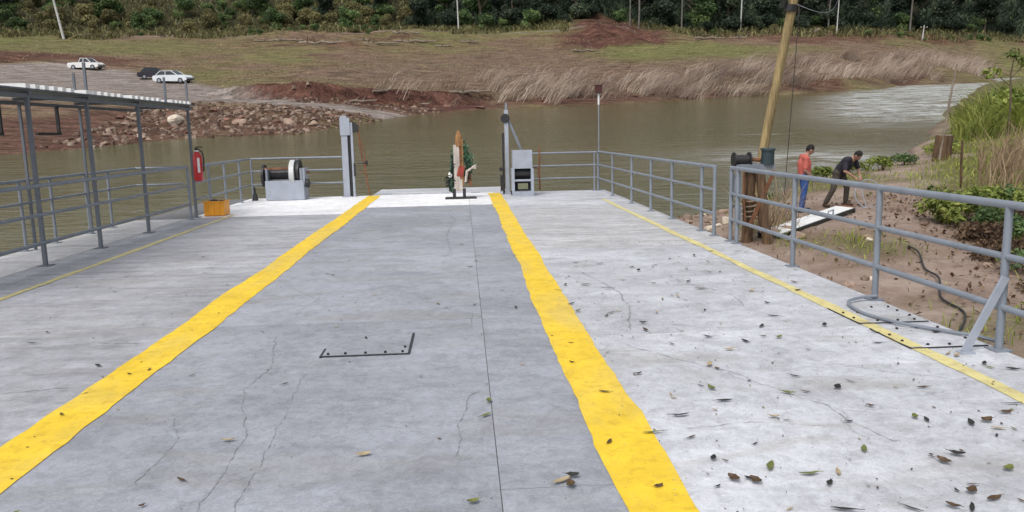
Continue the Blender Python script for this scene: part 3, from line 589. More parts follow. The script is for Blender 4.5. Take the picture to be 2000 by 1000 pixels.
def winch_left():
    g_ = thing('open_winch', 'grey open-frame deck winch with a tall white flange wheel', 'winch', dk(-4.60, 21.0))
    part('base_box', MB().box((0, 0, 0.26), (0.98, 0.62, 0.50)), M['rail_light'], g_)
    for x in (-0.45, 0.43): part('side_frame', MB().box((x, 0, 0.66), (0.05, 0.55, 0.32)), M['rail'], g_)
    part('drum', MB().tube([(-0.42, 0.05, 0.66), (0.1, 0.05, 0.66)], 0.13, 18), M['steel_dark'], g_, True)
    part('shaft', MB().tube([(-0.6, 0.05, 0.70), (0.58, 0.05, 0.70)], 0.035, 10), M['rust'], g_, True)
    part('cover_bar', MB().box((-0.2, -0.2, 0.82), (0.62, 0.08, 0.05)), M['rust'], g_)
    part('flange_wheel', MB().tube([(0.13, 0.0, 0.66), (0.25, 0.0, 0.66)], 0.37, 24), simple('light_grey_paint', (0.55, 0.56, 0.56), 0.5), g_, True)
    part('brake_wheel', MB().tube([(0.29, 0.05, 0.70), (0.36, 0.05, 0.70)], 0.33, 24), M['steel_dark'], g_, True)
    part('gear_cover', MB().box((0.45, 0.0, 0.60), (0.12, 0.5, 0.42)), M['rail_light'], g_)
    part('motor', MB().tube([(0.52, -0.15, 0.42), (0.60, -0.15, 0.42)], 0.11, 14), M['black'], g_, True)
    part('end_wheel', MB().tube([(-0.62, 0.1, 0.62), (-0.56, 0.1, 0.62)], 0.30, 20), M['steel_dark'], g_, True)
    part('cleat', MB().box((-0.82, -0.1, 0.09), (0.12, 0.18, 0.18), taper=0.6).tube([(-0.82, -0.1, 0.1), (-0.82, -0.1, 0.34)], 0.025, 8), M['steel_dark'], g_)
winch_left()
def gate_right():
    g_ = thing('gate_post', 'slim tall steel gate post braced diagonally beside the grey cabinet', 'gate post', dk(1.17, 20.95))
    part('channel', MB().box((0, 0, 1.1), (0.10, 0.13, 2.2)).box((0, 0, 0.01), (0.2, 0.22, 0.02)), M['rail_light'], g_)
    part('channel', MB().box((-0.095, 0.0, 0.80), (0.05, 0.1, 1.60)), M['steel_dark'], g_)
    part('sheave', MB().tube([(-0.03, -0.09, 1.98), (-0.03, 0.09, 1.98)], 0.12, 14), M['steel_dark'], g_, True)
    part('tip', MB().box((0.0, 0, 2.28), (0.05, 0.06, 0.2)), M['rail'], g_)
    part('brace', MB().tube([(0.04, 0.0, 1.98), (0.42, 0.0, 1.05)], 0.035, 8), M['rail'], g_, True)
    part('lever', MB().box((-0.14, -0.07, 0.66), (0.14, 0.05, 0.09)).box((-0.14, -0.07, 0.3), (0.1, 0.05, 0.42)), M['steel_dark'], g_)
gate_right()
def cabinet():
    g_ = thing('winch_cabinet', 'grey upright winch cabinet with solid top panel and open lower frame', 'winch', dk(1.52, 20.35))
    part('top_panel', MB().box((0, 0, 0.93), (0.50, 0.42, 0.46)), M['rail_light'], g_)
    for x in (-0.245, 0.245): part('frame_post', MB().box((x, 0, 0.36), (0.07, 0.45, 0.68)), M['rail_light'], g_)
    part('drum', MB().tube([(-0.2, 0.0, 0.57), (0.2, 0.0, 0.57)], 0.12, 18), M['steel_dark'], g_, True)
    part('cross_bar', MB().box((0, -0.18, 0.40), (0.43, 0.06, 0.05)), M['rail_light'], g_)
    part('back_plate', MB().box((0, 0.17, 0.36), (0.42, 0.03, 0.62)), M['gap'], g_)
    part('base', MB().box((0, 0, 0.06), (0.56, 0.48, 0.12)), M['rail_light'], g_)
    part('gauge_plate', MB().box((0.0, -0.2, 0.25), (0.26, 0.02, 0.15)), simple('olive_plate', (0.16, 0.17, 0.10)), g_)
    part('crank', MB().tube([(0.28, 0, 0.7), (0.42, 0, 0.7), (0.42, -0.02, 0.45)], 0.022, 8), M['rust'], g_, True)
    part('chain', MB().tube([(0.5, 0.5, 1.2), (0.5, 0.45, 0.9), (0.48, 0.4, 0.6), (0.5, 0.4, 0.1)], 0.025, 6), M['rust'], g_, True)
cabinet()
def centre_post():
    g_ = thing('mooring_post', 'upright rust and white stained post draped with green rope at the bow', 'post', dk(-0.10, 19.85))
    part('base_plate', MB().box((0.03, 0, 0.02), (0.78, 0.34, 0.035)), M['steel_dark'], g_)
    for x in (-0.13, 0.12): part('foot', MB().box((x, 0, 0.14), (0.08, 0.16, 0.22)), M['steel_dark'], g_)
    part('white_board', MB().box((-0.05, -0.03, 0.78), (0.15, 0.08, 1.12)).box((-0.02, -0.03, 0.34), (0.20, 0.09, 0.28)), M['wood_pale'], g_)
    m = MB().box((0.06, 0.0, 0.90), (0.12, 0.11, 1.15)); m.tube([(0.01, 0.0, 1.3), (0.015, 0.0, 1.56), (0.01, 0.0, 1.69)], [0.10, 0.085, 0.02], 10)
    part('timber_core', m, wood('orange_timber', (0.36, 0.19, 0.07), (0.12, 0.05, 0.025)), g_)
    part('red_band', MB().box((0.045, -0.065, 0.68), (0.15, 0.03, 0.26), Euler((0, R(14), 0)).to_matrix()), simple('faded_red', (0.30, 0.045, 0.03), 0.8, 0, 0.5, 9.0), g_)
    part('rust_strap', MB().box((0.035, -0.062, 1.05), (0.035, 0.02, 0.8)), M['rust'], g_)
    gm = simple('green_rope', (0.07, 0.16, 0.09), 0.9, 0, 0.5, 14.0, bump=0.6); dm = simple('dark_net', (0.015, 0.025, 0.018), 0.9, 0, 0.5, 12.0)
    rg = random.Random(5)
    for k in range(5):
        x0 = 0.10 + rg.uniform(0, 0.05); xe = 0.16 + rg.uniform(0.02, 0.2); zt = rg.uniform(0.95, 1.35); zb = rg.uniform(0.5, 0.75)
        part('rope', MB().tube([(x0, rg.uniform(-.05, .05), zt), ((x0 + xe) / 2 + 0.05, rg.uniform(-.08, .05), (zt + zb) / 2), (xe, rg.uniform(-.08, .08), zb), (x0 - 0.02, 0.0, zb - 0.1)], 0.022, 5), gm if k % 3 else dm, g_, True)
    for k in range(5):
        x0 = -0.10 - rg.uniform(0, 0.03); xe = -0.18 - rg.uniform(0.0, 0.16); zt = rg.uniform(0.6, 1.3); zb = rg.uniform(0.2, 0.42)
        part('rope', MB().tube([(x0, rg.uniform(-.05, .05), zt), ((x0 + xe) / 2 - 0.03, rg.uniform(-.08, .05), (zt + zb) / 2), (xe, rg.uniform(-.08, .08), zb), (x0 - 0.02, 0.0, zb - 0.06)], 0.026, 5), gm if k % 3 == 0 else dm, g_, True)
    for (cc_, rr2, n2, sd2, mt_) in [((0.24, 0, 0.98), (0.12, 0.1, 0.26), 150, 1, gm), ((0.17, 0, 1.2), (0.06, 0.07, 0.2), 60, 2, gm), ((-0.22, 0, 0.42), (0.11, 0.1, 0.20), 130, 3, dm), ((-0.16, 0, 0.85), (0.06, 0.07, 0.28), 70, 4, dm), ((0.2, 0, 0.6), (0.08, 0.08, 0.2), 80, 5, dm)]:
        rg2 = np.random.default_rng(sd2); d2 = rg2.normal(size=(n2, 3)) * 0.5; pp2 = np.array(cc_) + d2 * np.array(rr2); aa2 = rg2.normal(size=(n2, 3)); aa2[:, 2] -= 0.8; aa2 /= np.linalg.norm(aa2, axis=1)[:, None]; bb2 = np.cross(aa2, rg2.normal(size=(n2, 3))); bb2 /= np.linalg.norm(bb2, axis=1)[:, None]
        link('green_sprig', quads_mesh('green_sprig', np.stack([pp2 - aa2 * 0.06, pp2 + bb2 * 0.018, pp2 + aa2 * 0.06, pp2 - bb2 * 0.018], 1), mt_), g_)
    part('white_hook', MB().tube([(0.16, -0.06, 0.42), (0.20, -0.06, 0.68), (0.36, -0.06, 0.78), (0.42, -0.06, 0.84), (0.40, -0.06, 0.74)], 0.035, 8), M['wood_pale'], g_, True)
    part('side_plank', MB().box((0.26, 0.02, 0.52), (0.09, 0.05, 0.40), Euler((0, R(-6), 0)).to_matrix()), M['rust'], g_)
    part('white_tag', MB().ell((-0.22, -0.05, 0.60), (0.05, 0.03, 0.07)), M['white'], g_, True)
centre_post()
# ------------------------------------------------------------------ loose things on the deck
ex = thing('fire_extinguisher', 'red fire extinguisher with a white label hung on a shelter post', 'extinguisher', dk(-5.47, 16.78, 0.76))
part('cylinder', MB().tube([(0, 0, 0.0), (0, 0, 0.03), (0, 0, 0.5), (0, 0, 0.57), (0, 0, 0.62)], [0.075, 0.092, 0.092, 0.06, 0.03], 18), M['red'], ex, True)
part('label_panel', MB().box((0.045, -0.083, 0.33), (0.045, 0.012, 0.30), Matrix.Rotation(R(28), 3, 'Z')), M['white'], ex)
part('valve', MB().box((0, 0, 0.65), (0.07, 0.05, 0.06)).box((0.05, 0, 0.70), (0.14, 0.03, 0.02)), M['black'], ex)
part('hose', MB().tube([(0.03, 0, 0.65), (0.11, 0, 0.6), (0.13, 0, 0.45), (0.115, 0, 0.2)], 0.015, 8), M['black'], ex, True)
part('neck_ring', MB().tube([(0, 0, 0.61), (0, 0, 0.635)], 0.045, 12), M['white'], ex)
bx = thing('crate', 'orange plastic crate with dark bits in its open top', 'crate', dk(-5.28, 17.2, 0.004))
for (c, d) in [((0, -0.19, 0.16), (0.42, 0.022, 0.3)), ((0, 0.19, 0.16), (0.42, 0.022, 0.3)), ((-0.2, 0, 0.16), (0.02, 0.356, 0.3)), ((0.2, 0, 0.16), (0.02, 0.356, 0.3))]:
    part('side', MB().box(c, d), M['orange'], bx)
part('bottom', MB().box((0, 0, 0.012), (0.40, 0.37, 0.02)), M['orange'], bx)
for x in (-0.12, 0, 0.12): part('rib', MB().box((x, -0.207, 0.16), (0.018, 0.012, 0.27)), M['orange'], bx)
part('rim', MB().box((0, -0.21, 0.30), (0.45, 0.02, 0.025)).box((0.215, 0, 0.30), (0.02, 0.4, 0.025)), M['orange'], bx)
part('contents', MB().ell((-0.05, 0, 0.27), (0.11, 0.1, 0.07)).ell((0.08, 0.04, 0.26), (0.08, 0.09, 0.06)), M['black'], bx)
cb = MB()
pts = [(3.55, 7.0), (3.42, 6.75), (3.43, 6.35), (3.52, 6.02), (3.72, 5.75), (3.8, 5.62)]
def smooth(pts, n=8):
    out = []
    for i in range(len(pts) - 1):
        p0 = pts[max(i - 1, 0)]; p1 = pts[i]; p2 = pts[i + 1]; p3 = pts[min(i + 2, len(pts) - 1)]
        for k in range(n):
            u = k / n; out.append(tuple(0.5 * (2 * b + (c - a) * u + (2 * a - 5 * b + 4 * c - d) * u * u + (3 * b - a - 3 * c + d) * u ** 3) for a, b, c, d in zip(p0, p1, p2, p3)))
    return out + [tuple(pts[-1])]
P = smooth([(3.84, 7.03, 0.05), (3.70, 7.03, 0.04), (3.52, 6.92, 0.035), (3.44, 6.70, 0.03), (3.44, 6.42, 0.025), (3.52, 6.12, 0.03), (3.66, 5.90, 0.03), (3.80, 5.72, 0.03), (3.92, 5.60, 0.02), (4.02, 5.52, -0.06), (4.10, 5.46, -0.5)])
cb.tube(P, 0.014, 8); tag(part('cable', cb, M['rail'], None, True, mtx=DECK), 'grey cable looping over the bolted hatches beside the railing', 'cable')

# fallen leaves: shared curled meshes, one object each
def leaf_mesh(L, W, curl, seed, mat):
    r2 = random.Random(seed); vs = []; n = 6
    for i in range(n + 1):
        u = i / n; wv = W * math.sin(math.pi * min(max(u * 0.94 + 0.03, 0), 1)) ** 0.8; z = curl * L * (u - 0.5) ** 2 * 4 + 0.004
        b = r2.uniform(-0.1, 0.1) * W
        vs += [(L * (u - 0.5), -wv / 2 + b, z + abs(curl) * wv * 0.9 + 0.002), (L * (u - 0.5), b, z), (L * (u - 0.5), wv / 2 + b, z + abs(curl) * wv * r2.uniform(0.2, 1.2) + 0.002)]
    fs = []
    for i in range(n):
        for k in range(2): fs.append((3 * i + k, 3 * i + 3 + k, 3 * i + 4 + k, 3 * i + 1 + k))
    m = MB(); m.add(vs, fs); m.tube([(-L * 0.5, 0, curl * L + 0.003), (-L * 0.72, 0.004, curl * L + 0.006)], 0.0013, 4); return m.mesh('fallen_leaf', mat, True)
LM = [simple('leaf_brown', (0.085, 0.05, 0.022), 0.7, 0, 0.5, 30.0), simple('leaf_dark', (0.022, 0.020, 0.017), 0.6, 0, 0.5, 30.0),
      simple('leaf_green', (0.15, 0.165, 0.035), 0.55, 0, 0.4, 30.0), simple('leaf_tan', (0.40, 0.31, 0.18), 0.75, 0, 0.3, 30.0)]
LN = ['brown', 'blackened', 'yellow-green', 'pale tan']
LMESH = [[leaf_mesh(r0, r0 * a, c, 100 + i * 7 + j, LM[i]) for j, (r0, a, c) in enumerate([(0.07, 0.42, 0.10), (0.09, 0.32, 0.06), (0.06, 0.6, 0.18), (0.10, 0.22, 0.03)])] for i in range(4)]
rl = random.Random(77)
def put_leaf(x, y, kind, shape=None, s=1.0):
    where = ('the yellow lane stripe' if min(abs(x + 2.395), abs(x - 0.825)) < 0.15 else 'the pale right-hand deck plates' if x > 0.9 else 'the grey middle deck plates' if x > -2.3 else 'the scuffed left-hand deck plates')
    o = link('fallen_leaf', LMESH[kind][shape if shape is not None else rl.randrange(4)])
    o.matrix_world = dk(x, y, 0.005 + 0.002, rl.uniform(0, 6.28)) @ Matrix.Rotation(rl.uniform(-.2, .2), 4, 'X') @ Matrix.Scale(s, 4)
    tag(o, 'fallen %s leaf lying on %s' % (LN[kind], where), 'leaf', 'fallen leaves on the deck')
for (x, y, k, sh_, s) in [(1.53, 4.72, 2, 2, 1.25), (0.115, 4.66, 2, 2, 1.0), (0.09, 4.42, 2, 1, 0.9), (0.0, 3.33, 2, 2, 1.0), (-2.05, 3.4, 2, 0, 1.3), (-1.33, 4.2, 3, 0, 1.1), (-0.56, 3.92, 3, 0, 1.1),
      (1.45, 3.55, 2, 1, 1.2), (1.6, 3.45, 2, 1, 1.1), (2.0, 3.7, 2, 1, 1.0), (2.55, 3.4, 2, 2, 1.1), (2.85, 4.0, 0, 2, 1.3), (2.75, 3.98, 1, 1, 1.1), (2.5, 4.1, 2, 2, 1.0), (0.85, 4.75, 0, 1, 0.9), (0.86, 3.4, 0, 0, 0.8),
      (0.48, 3.55, 1, 2, 1.1), (0.46, 3.45, 0, 2, 1.2), (0.42, 3.5, 3, 1, 1.2), (-1.17, 3.15, 0, 2, 1.2), (-1.18, 3.2, 3, 1, 1.2), (-1.14, 3.12, 2, 3, 1.2)]:
    put_leaf(x, y, k, sh_, s)
def lw(): return rl.choices([0, 1, 2, 3], [4, 4, 1.3, 1.5])[0]
n_ = 0
while n_ < 212:
    y = 2.75 + 7.5 * rl.random() ** 2.3; x = rl.uniform(0.9, 3.8)
    if abs(x - 0.825) < 0.1: continue
    put_leaf(x, y, lw(), None, rl.uniform(0.45, 1.25)); n_ += 1
for _ in range(34):
    y = 3.0 + 9 * rl.random() ** 1.5; x = rl.uniform(-2.2, 0.7); put_leaf(x, y, lw(), None, rl.uniform(0.4, 0.85))
for _ in range(14):
    y = 4.5 + 9 * rl.random(); x = rl.uniform(-4.8, -2.6); put_leaf(x, y, lw(), None, rl.uniform(0.5, 0.9))
for _ in range(8): put_leaf(rl.choice([-2.395, 0.825]) + rl.uniform(-.13, .13), rl.uniform(3.2, 10), rl.choice([0, 0, 1]), None, rl.uniform(0.4, 0.8))

# grit and leaf crumbs
ng = np.random.default_rng(3); n = 1500; gx = np.where(ng.random(n) < 0.72, ng.uniform(0.95, 3.85, n), ng.uniform(-5.4, 0.95, n)); gy = 2.6 + 11 * ng.random(n) ** 1.5
gs = 0.003 + 0.012 * ng.random(n) ** 3; ga = ng.random(n) * 6.28
gu = np.stack([np.cos(ga) * gs, np.sin(ga) * gs, np.zeros(n)], 1); gw = np.stack([-np.sin(ga) * gs * 0.5, np.cos(ga) * gs * 0.5, np.zeros(n)], 1); gp_ = np.stack([gx, gy, np.full(n, 0.0075)], 1); gup = np.array([0, 0, 0.004])
def crumb_faces(p, u, w_): return np.concatenate([np.stack([p - u, p + w_, p + u + gup, p - w_ + gup], 1)], 0)
def _tint_mat():
    t = NT('deck_grit'); t.color(t.ramp(t.attr('tint'), [(0.0, (0.03, 0.025, 0.02)), (0.6, (0.09, 0.06, 0.035)), (1.0, (0.25, 0.22, 0.12))])); t.rough(0.9); return t.m
o = link('deck_grit', quads_mesh('deck_grit', crumb_faces(gp_, gu, gw), _tint_mat(), ng.random(n)), None, DECK); struct(o, 'stuff'); tag(o, 'dark grit and leaf crumbs strewn over the deck', 'grit')
# ------------------------------------------------------------------ vegetation helpers
def leaf_mat(name, dark, light, third=None):
    t = NT(name); a = t.attr('tint'); c = t.ramp(a, [(0.0, dark), (0.6, light), (1.0, third or light)])
    c = t.mix(1.0, c, t.ramp(t.rand(), [(0.0, 0.75), (1.0, 1.25)]), 'MULTIPLY')
    t.color(c); t.rough(0.65); t.b.inputs['Specular IOR Level'].default_value = 0.25
    tr = t.n('BsdfTranslucent'); t.l(c, tr.inputs['Color']); ms = t.n('MixShader'); ms.inputs[0].default_value = 0.22
    t.l(t.b.outputs[0], ms.inputs[1]); t.l(tr.outputs[0], ms.inputs[2]); t.l(ms.outputs[0], t.o.inputs['Surface']); return t.m
M['leaf_dark'] = leaf_mat('foliage_dark', (0.02, 0.034, 0.024), (0.058, 0.082, 0.05), (0.12, 0.145, 0.085))
M['leaf_mid'] = leaf_mat('foliage_mid', (0.042, 0.075, 0.03), (0.11, 0.18, 0.062), (0.23, 0.27, 0.10))
M['leaf_olive'] = leaf_mat('foliage_olive', (0.08, 0.075, 0.035), (0.20, 0.19, 0.08), (0.32, 0.27, 0.13))
M['leaf_bright'] = leaf_mat('foliage_bright', (0.07, 0.10, 0.022), (0.20, 0.25, 0.055), (0.32, 0.34, 0.09))
M['reed'] = leaf_mat('dry_reed', (0.15, 0.10, 0.075), (0.38, 0.30, 0.24), (0.60, 0.50, 0.41))
M['reed_near'] = leaf_mat('dry_reed_near', (0.14, 0.09, 0.055), (0.30, 0.22, 0.14), (0.40, 0.32, 0.2))
M['grass'] = leaf_mat('green_grass', (0.09, 0.12, 0.025), (0.26, 0.30, 0.06), (0.45, 0.44, 0.14))
M['litter'] = leaf_mat('leaf_litter', (0.06, 0.035, 0.022), (0.16, 0.10, 0.06), (0.26, 0.18, 0.11))
M['bark'] = wood('bark', (0.16, 0.12, 0.085), (0.06, 0.045, 0.03))
M['flatgrass'] = leaf_mat('flat_grass', (0.16, 0.12, 0.065), (0.25, 0.20, 0.10), (0.34, 0.29, 0.16))
nr = np.random.default_rng(5)
def leaf_cloud(name, lobes, n, size, mat, rg, shell=0.5):
    vol = np.array([l[1][0] * l[1][1] * l[1][2] for l in lobes]); k = rg.choice(len(lobes), n, p=vol / vol.sum())
    C = np.array([l[0] for l in lobes])[k]; Rr = np.array([l[1] for l in lobes])[k]
    d = rg.normal(size=(n, 3)); d /= np.linalg.norm(d, axis=1)[:, None]
    p = C + d * Rr * (shell + (1 - shell) * rg.random((n, 1)) ** 0.5) * rg.uniform(0.85, 1.12, (n, 1))
    nrm = d * 0.6 + rg.normal(size=(n, 3)) * 0.6 + np.array([0, 0, 0.4]); nrm /= np.linalg.norm(nrm, axis=1)[:, None]
    a = np.cross(nrm, rg.normal(size=(n, 3))); a /= np.linalg.norm(a, axis=1)[:, None]; b = np.cross(nrm, a)
    s = size * rg.uniform(0.5, 1.3, (n, 1)); wv = s * rg.uniform(0.35, 0.6, (n, 1)); bend = nrm * s * 0.18
    V = np.stack([p - a * s - bend, p + b * wv, p + a * s - bend, p - b * wv], 1)
    lob_t = rg.uniform(-0.34, 0.34, len(lobes))[k]
    tint = np.clip(0.42 + lob_t + rg.normal(size=n) * 0.2, 0, 1)
    return quads_mesh(name, V, mat, tint)
def blades(name, base, hgt, lean, width, mat, rg, tint_c=0.5, spread=0.25, bend=0.35, ctint=None):
    n = len(base); d = np.array(lean)[None, :] + rg.normal(size=(n, 2)) * spread
    hh = hgt[:, None] * np.ones((n, 1)); ang = rg.random(n) * np.pi; sx = np.stack([np.cos(ang), np.sin(ang), np.zeros(n)], 1) * (width * rg.uniform(0.5, 1.3, n))[:, None] / 2
    mid = base + np.concatenate([d * hh * 0.4, hh * 0.55], 1); tip = base + np.concatenate([d * hh * (1 + bend), hh * (0.95 - bend * 0.4 * np.linalg.norm(d, axis=1)[:, None])], 1)
    V = np.concatenate([np.stack([base - sx, base + sx, mid + sx * 0.8, mid - sx * 0.8], 1), np.stack([mid - sx * 0.8, mid + sx * 0.8, tip + sx * 0.15, tip - sx * 0.15], 1)], 0)
    ti = np.clip(tint_c + rg.normal(size=n) * 0.22, 0, 1) if ctint is None else np.clip(ctint + rg.normal(size=n) * 0.12, 0, 1); return quads_mesh(name, V, mat, np.concatenate([ti, ti]))
def trunk_mesh(hh, r0, rg, nl=5, name='trunk'):
    m = MB(); pts = [(0, 0, -0.6)]; x = y = 0
    for i in range(1, 6): x += rg.uniform(-.05, .05) * hh; y += rg.uniform(-.05, .05) * hh; pts.append((x * i / 5, y * i / 5, hh * 0.8 * i / 5))
    m.tube(pts, [r0 * 1.25, r0 * 0.95, r0 * 0.8, r0 * 0.65, r0 * 0.45, r0 * 0.2], 7)
    for k in range(nl):
        i = 2 + k % 3; a = rg.uniform(0, 6.28); p = Vector(pts[i]); L = hh * rg.uniform(0.2, 0.36)
        m.tube([p, p + Vector((math.cos(a) * L * 0.5, math.sin(a) * L * 0.5, L * 0.35)), p + Vector((math.cos(a) * L, math.sin(a) * L, L * 0.8))], [r0 * 0.4, r0 * 0.25, r0 * 0.08], 5)
    return m.mesh(name, M['bark'], True)
def tree_kind(seed, hh, rx, mat, n, size, low=0.25, nl=9):
    rg = np.random.default_rng(seed); lobes = []
    for k in range(nl):
        a = rg.uniform(0, 6.28); z = hh * (low + (1 - low) * rg.random() ** 0.8 * 0.9); rad = rx * rg.uniform(0.25, 0.75) * (1.15 - 0.6 * z / hh)
        s = rx * rg.uniform(0.32, 0.58); lobes.append(((rad * math.cos(a), rad * math.sin(a), z), (s, s, s * rg.uniform(0.55, 0.85))))
    return trunk_mesh(hh, 0.03 * hh, random.Random(seed)), leaf_cloud('crown', lobes, n, size, M[mat], rg)
def plant_tree(kind, x, y, z, s, rz, label, name='tree', cat='tree', group=None, sz=1.0):
    o = thing(name, label, cat, T((x, y, z)) @ Matrix.Rotation(rz, 4, 'Z') @ Matrix.Diagonal((s, s, s * sz, 1)), group)
    link('trunk' if cat == 'tree' else 'stem', kind[0], o); link('crown' if cat == 'tree' else 'foliage', kind[1], o); return o
# ------------------------------------------------------------------ wooded hillside behind the far bank
TK = [tree_kind(300 + i, 10, 3.6, ['leaf_dark', 'leaf_dark', 'leaf_mid', 'leaf_dark', 'leaf_mid'][i], 5200, 0.30, 0.12, 12) for i in range(5)]
BK = [tree_kind(330 + i, 3.2, 2.4, ['leaf_mid', 'leaf_olive', 'leaf_mid', 'leaf_olive', 'leaf_dark'][i], 2600, 0.20, 0.02, 9) for i in range(5)]
rt = random.Random(21)
def hump_gap(x, y): return float(poly_sd(np.array([x]), np.array([y]), ZONE['hump'])[0]) > 2.6
LT = ['dark evergreen tree in the dense wood on the right of the red soil mound', 'mid-green tree on the scrubby hillside behind the far grass flat']
def where(a_, what, ground):
    marks = [(-27, 'left of the leaning pale pole'), (-20, 'just right of the leaning pale pole'), (-12, 'above the debris ridge'), (-3, 'just left of the slim pole'), (5.5, 'between the slim pole and the red mound'),
             (10.5, 'behind the red mound'), (17, 'right of the red mound'), (22, 'near the tan boulder at the wood edge'), (27.5, 'left of the short pole stub'), (60, 'beyond the short pole stub')]
    return what + ', ' + next(m_ for lim, m_ in marks if a_ < lim)
a = -33.0
while a < 39:                                        # rows of trees
    for rowi, dd in enumerate((8, 17, 28, 42)):
        aa = a + rt.uniform(-0.5, 0.5); left = aa < -3.2
        d = float(wood_line(math.sin(R(aa)), math.cos(R(aa)))) + dd + rt.uniform(-3, 3) + (4 if left else -4)
        x, y = d * math.sin(R(aa)), d * math.cos(R(aa))
        if hump_gap(x, y) or (left and rt.random() < (0.55 if rowi < 2 else 0.2)) or (rowi == 3 and rt.random() < 0.5): continue
        k = rt.choice([0, 1, 3, 0, 2]) if not left else rt.choice([2, 4, 2, 0])
        plant_tree(TK[k], x, y, fz(x, y) - 0.2, rt.uniform(0.75, 1.2), rt.uniform(0, 6.28), where(aa, ('dark' if k in (0, 1, 3) else 'mid-green') + (' tree in the front row' if rowi == 0 else ' tree in the second row' if rowi == 1 else ' tree high up'), 'wood'), 'tree', 'tree', 'trees on the far hillside')
    a += 2.15
a = -33.0
while a < 39:                                        # scrub along the foot and up the left slope
    left = a < -2.5
    for rowi, dd in enumerate((1, 6, 12, 18) if left else (1, 5)):
        aa = a + rt.uniform(-0.5, 0.5); d = float(wood_line(math.sin(R(aa)), math.cos(R(aa)))) + dd + rt.uniform(-2.5, 2.5)
        x, y = d * math.sin(R(aa)), d * math.cos(R(aa))
        if hump_gap(x, y) or rt.random() < (0.12 if left else 0.2): continue
        k = rt.choice([0, 1, 2, 3, 1]) if left else rt.choice([4, 2, 4, 0])
        plant_tree(BK[k], x, y, fz(x, y) - 0.15, rt.uniform(0.6, 1.25), rt.uniform(0, 6.28),
                   where(aa, ('olive brown shrub' if k in (1, 3) else 'green shrub' if k != 4 else 'dark green shrub') + (' in the first scrub', ' in second-row scrub', ' in third-row scrub', ' in upper scrub')[rowi], 'scrub'), 'shrub', 'shrub', 'shrubs at the foot of the hill', rt.uniform(0.8, 1.2))
    a += 1.35
for i in range(46):                                  # stray bushes on the flat below the wood
    aa = rt.uniform(-32, 34); d = float(wood_line(math.sin(R(aa)), math.cos(R(aa)))) - 2 - 13 * rt.random() ** 2; x, y = d * math.sin(R(aa)), d * math.cos(R(aa))
    if hump_gap(x, y): continue
    k = rt.choice([1, 3, 0, 2]); plant_tree(BK[k], x, y, fz(x, y) - 0.15, rt.uniform(0.2, 0.55), rt.uniform(0, 6.28), where(aa, ('olive brown' if k in (1, 3) else 'green') + ' stray low bush on the flat', 'flat'), 'shrub', 'shrub', 'stray bushes on the far flat', rt.uniform(0.6, 1.0))
PTM = simple('pale_bark', (0.15, 0.145, 0.125), 0.9, 0, 0.4, 1.0)
PTC = leaf_cloud('crown', [((0, 0, 13), (2.2, 2.2, 1.6)), ((1.2, 0.5, 11.5), (1.5, 1.5, 1.0)), ((-1.2, -0.4, 12), (1.5, 1.5, 1.1))], 2200, 0.28, M['leaf_dark'], np.random.default_rng(8))
PTT = MB().tube([(0, 0, -0.5), (0.1, 0, 4), (-0.1, 0.1, 8), (0.1, 0, 13)], [0.2, 0.17, 0.14, 0.05], 8).tube([(-0.1, 0.1, 8), (0.8, 0.3, 10), (1.2, 0.5, 11.5)], [0.08, 0.06, 0.03], 6).tube([(0, 0, 9), (-0.7, -0.2, 10.5), (-1.2, -0.4, 12)], [0.08, 0.06, 0.03], 6).mesh('trunk', PTM, True)
for (aa, dd) in [(11.9, 1), (12.5, 2), (15.4, 3), (24.8, 2), (29.6, 3)]:
    d = float(wood_line(math.sin(R(aa)), math.cos(R(aa)))) - dd; x, y = d * math.sin(R(aa)), d * math.cos(R(aa))
    plant_tree((PTT, PTC), x, y, fz(x, y) - 0.2, rt.uniform(0.9, 1.1), rt.uniform(0, 6), where(aa, 'slim pale-trunked tree at the wood edge', 'wood'), 'tree', 'tree', 'pale-trunked trees at the wood edge')
# undergrowth that nobody could count
n = 26000; aa = nr.uniform(R(-36), R(41), n); dd = wood_line(np.sin(aa), np.cos(aa)) + 64 * nr.random(n) ** 1.3 - 9 + fbm(np.sin(aa) * 190, np.cos(aa) * 190, 0.12, 3, 5) * 7
ux, uy = dd * np.sin(aa), dd * np.cos(aa); keep = poly_sd(ux, uy, ZONE['hump']) < 0; ux, uy = ux[keep], uy[keep]; n = len(ux)
uz = far_z(ux, uy); base = np.stack([ux, uy, uz - 0.05], 1)
me = blades('hillside_undergrowth', base, nr.uniform(0.5, 1.5, n), (0, 0), 0.30, M['leaf_olive'], nr, 0.32, 0.5, 0.3)
o = link('hillside_undergrowth', me); struct(o, 'stuff'); tag(o, 'tangled green undergrowth covering the far hillside', 'undergrowth')
n = 22000; aa = nr.uniform(R(-3), R(41), n); dd = wood_line(np.sin(aa), np.cos(aa)) + 3 + 55 * nr.random(n) ** 1.4
ux, uy = dd * np.sin(aa), dd * np.cos(aa); keep = poly_sd(ux, uy, ZONE['hump']) < 1.5; ux, uy = ux[keep], uy[keep]; n = len(ux)
me = blades('wood_understorey', np.stack([ux, uy, far_z(ux, uy) - 0.1], 1), nr.uniform(1.0, 4.2, n), (0, 0), 0.5, M['leaf_dark'], nr, 0.4, 0.4, 0.35, np.clip(0.4 + fbm(ux, uy, 0.2, 3, 14) * 0.6, 0, 1))
o = link('wood_understorey', me); struct(o, 'stuff'); tag(o, 'dark tangled understorey filling the wood right of the scrub', 'undergrowth')
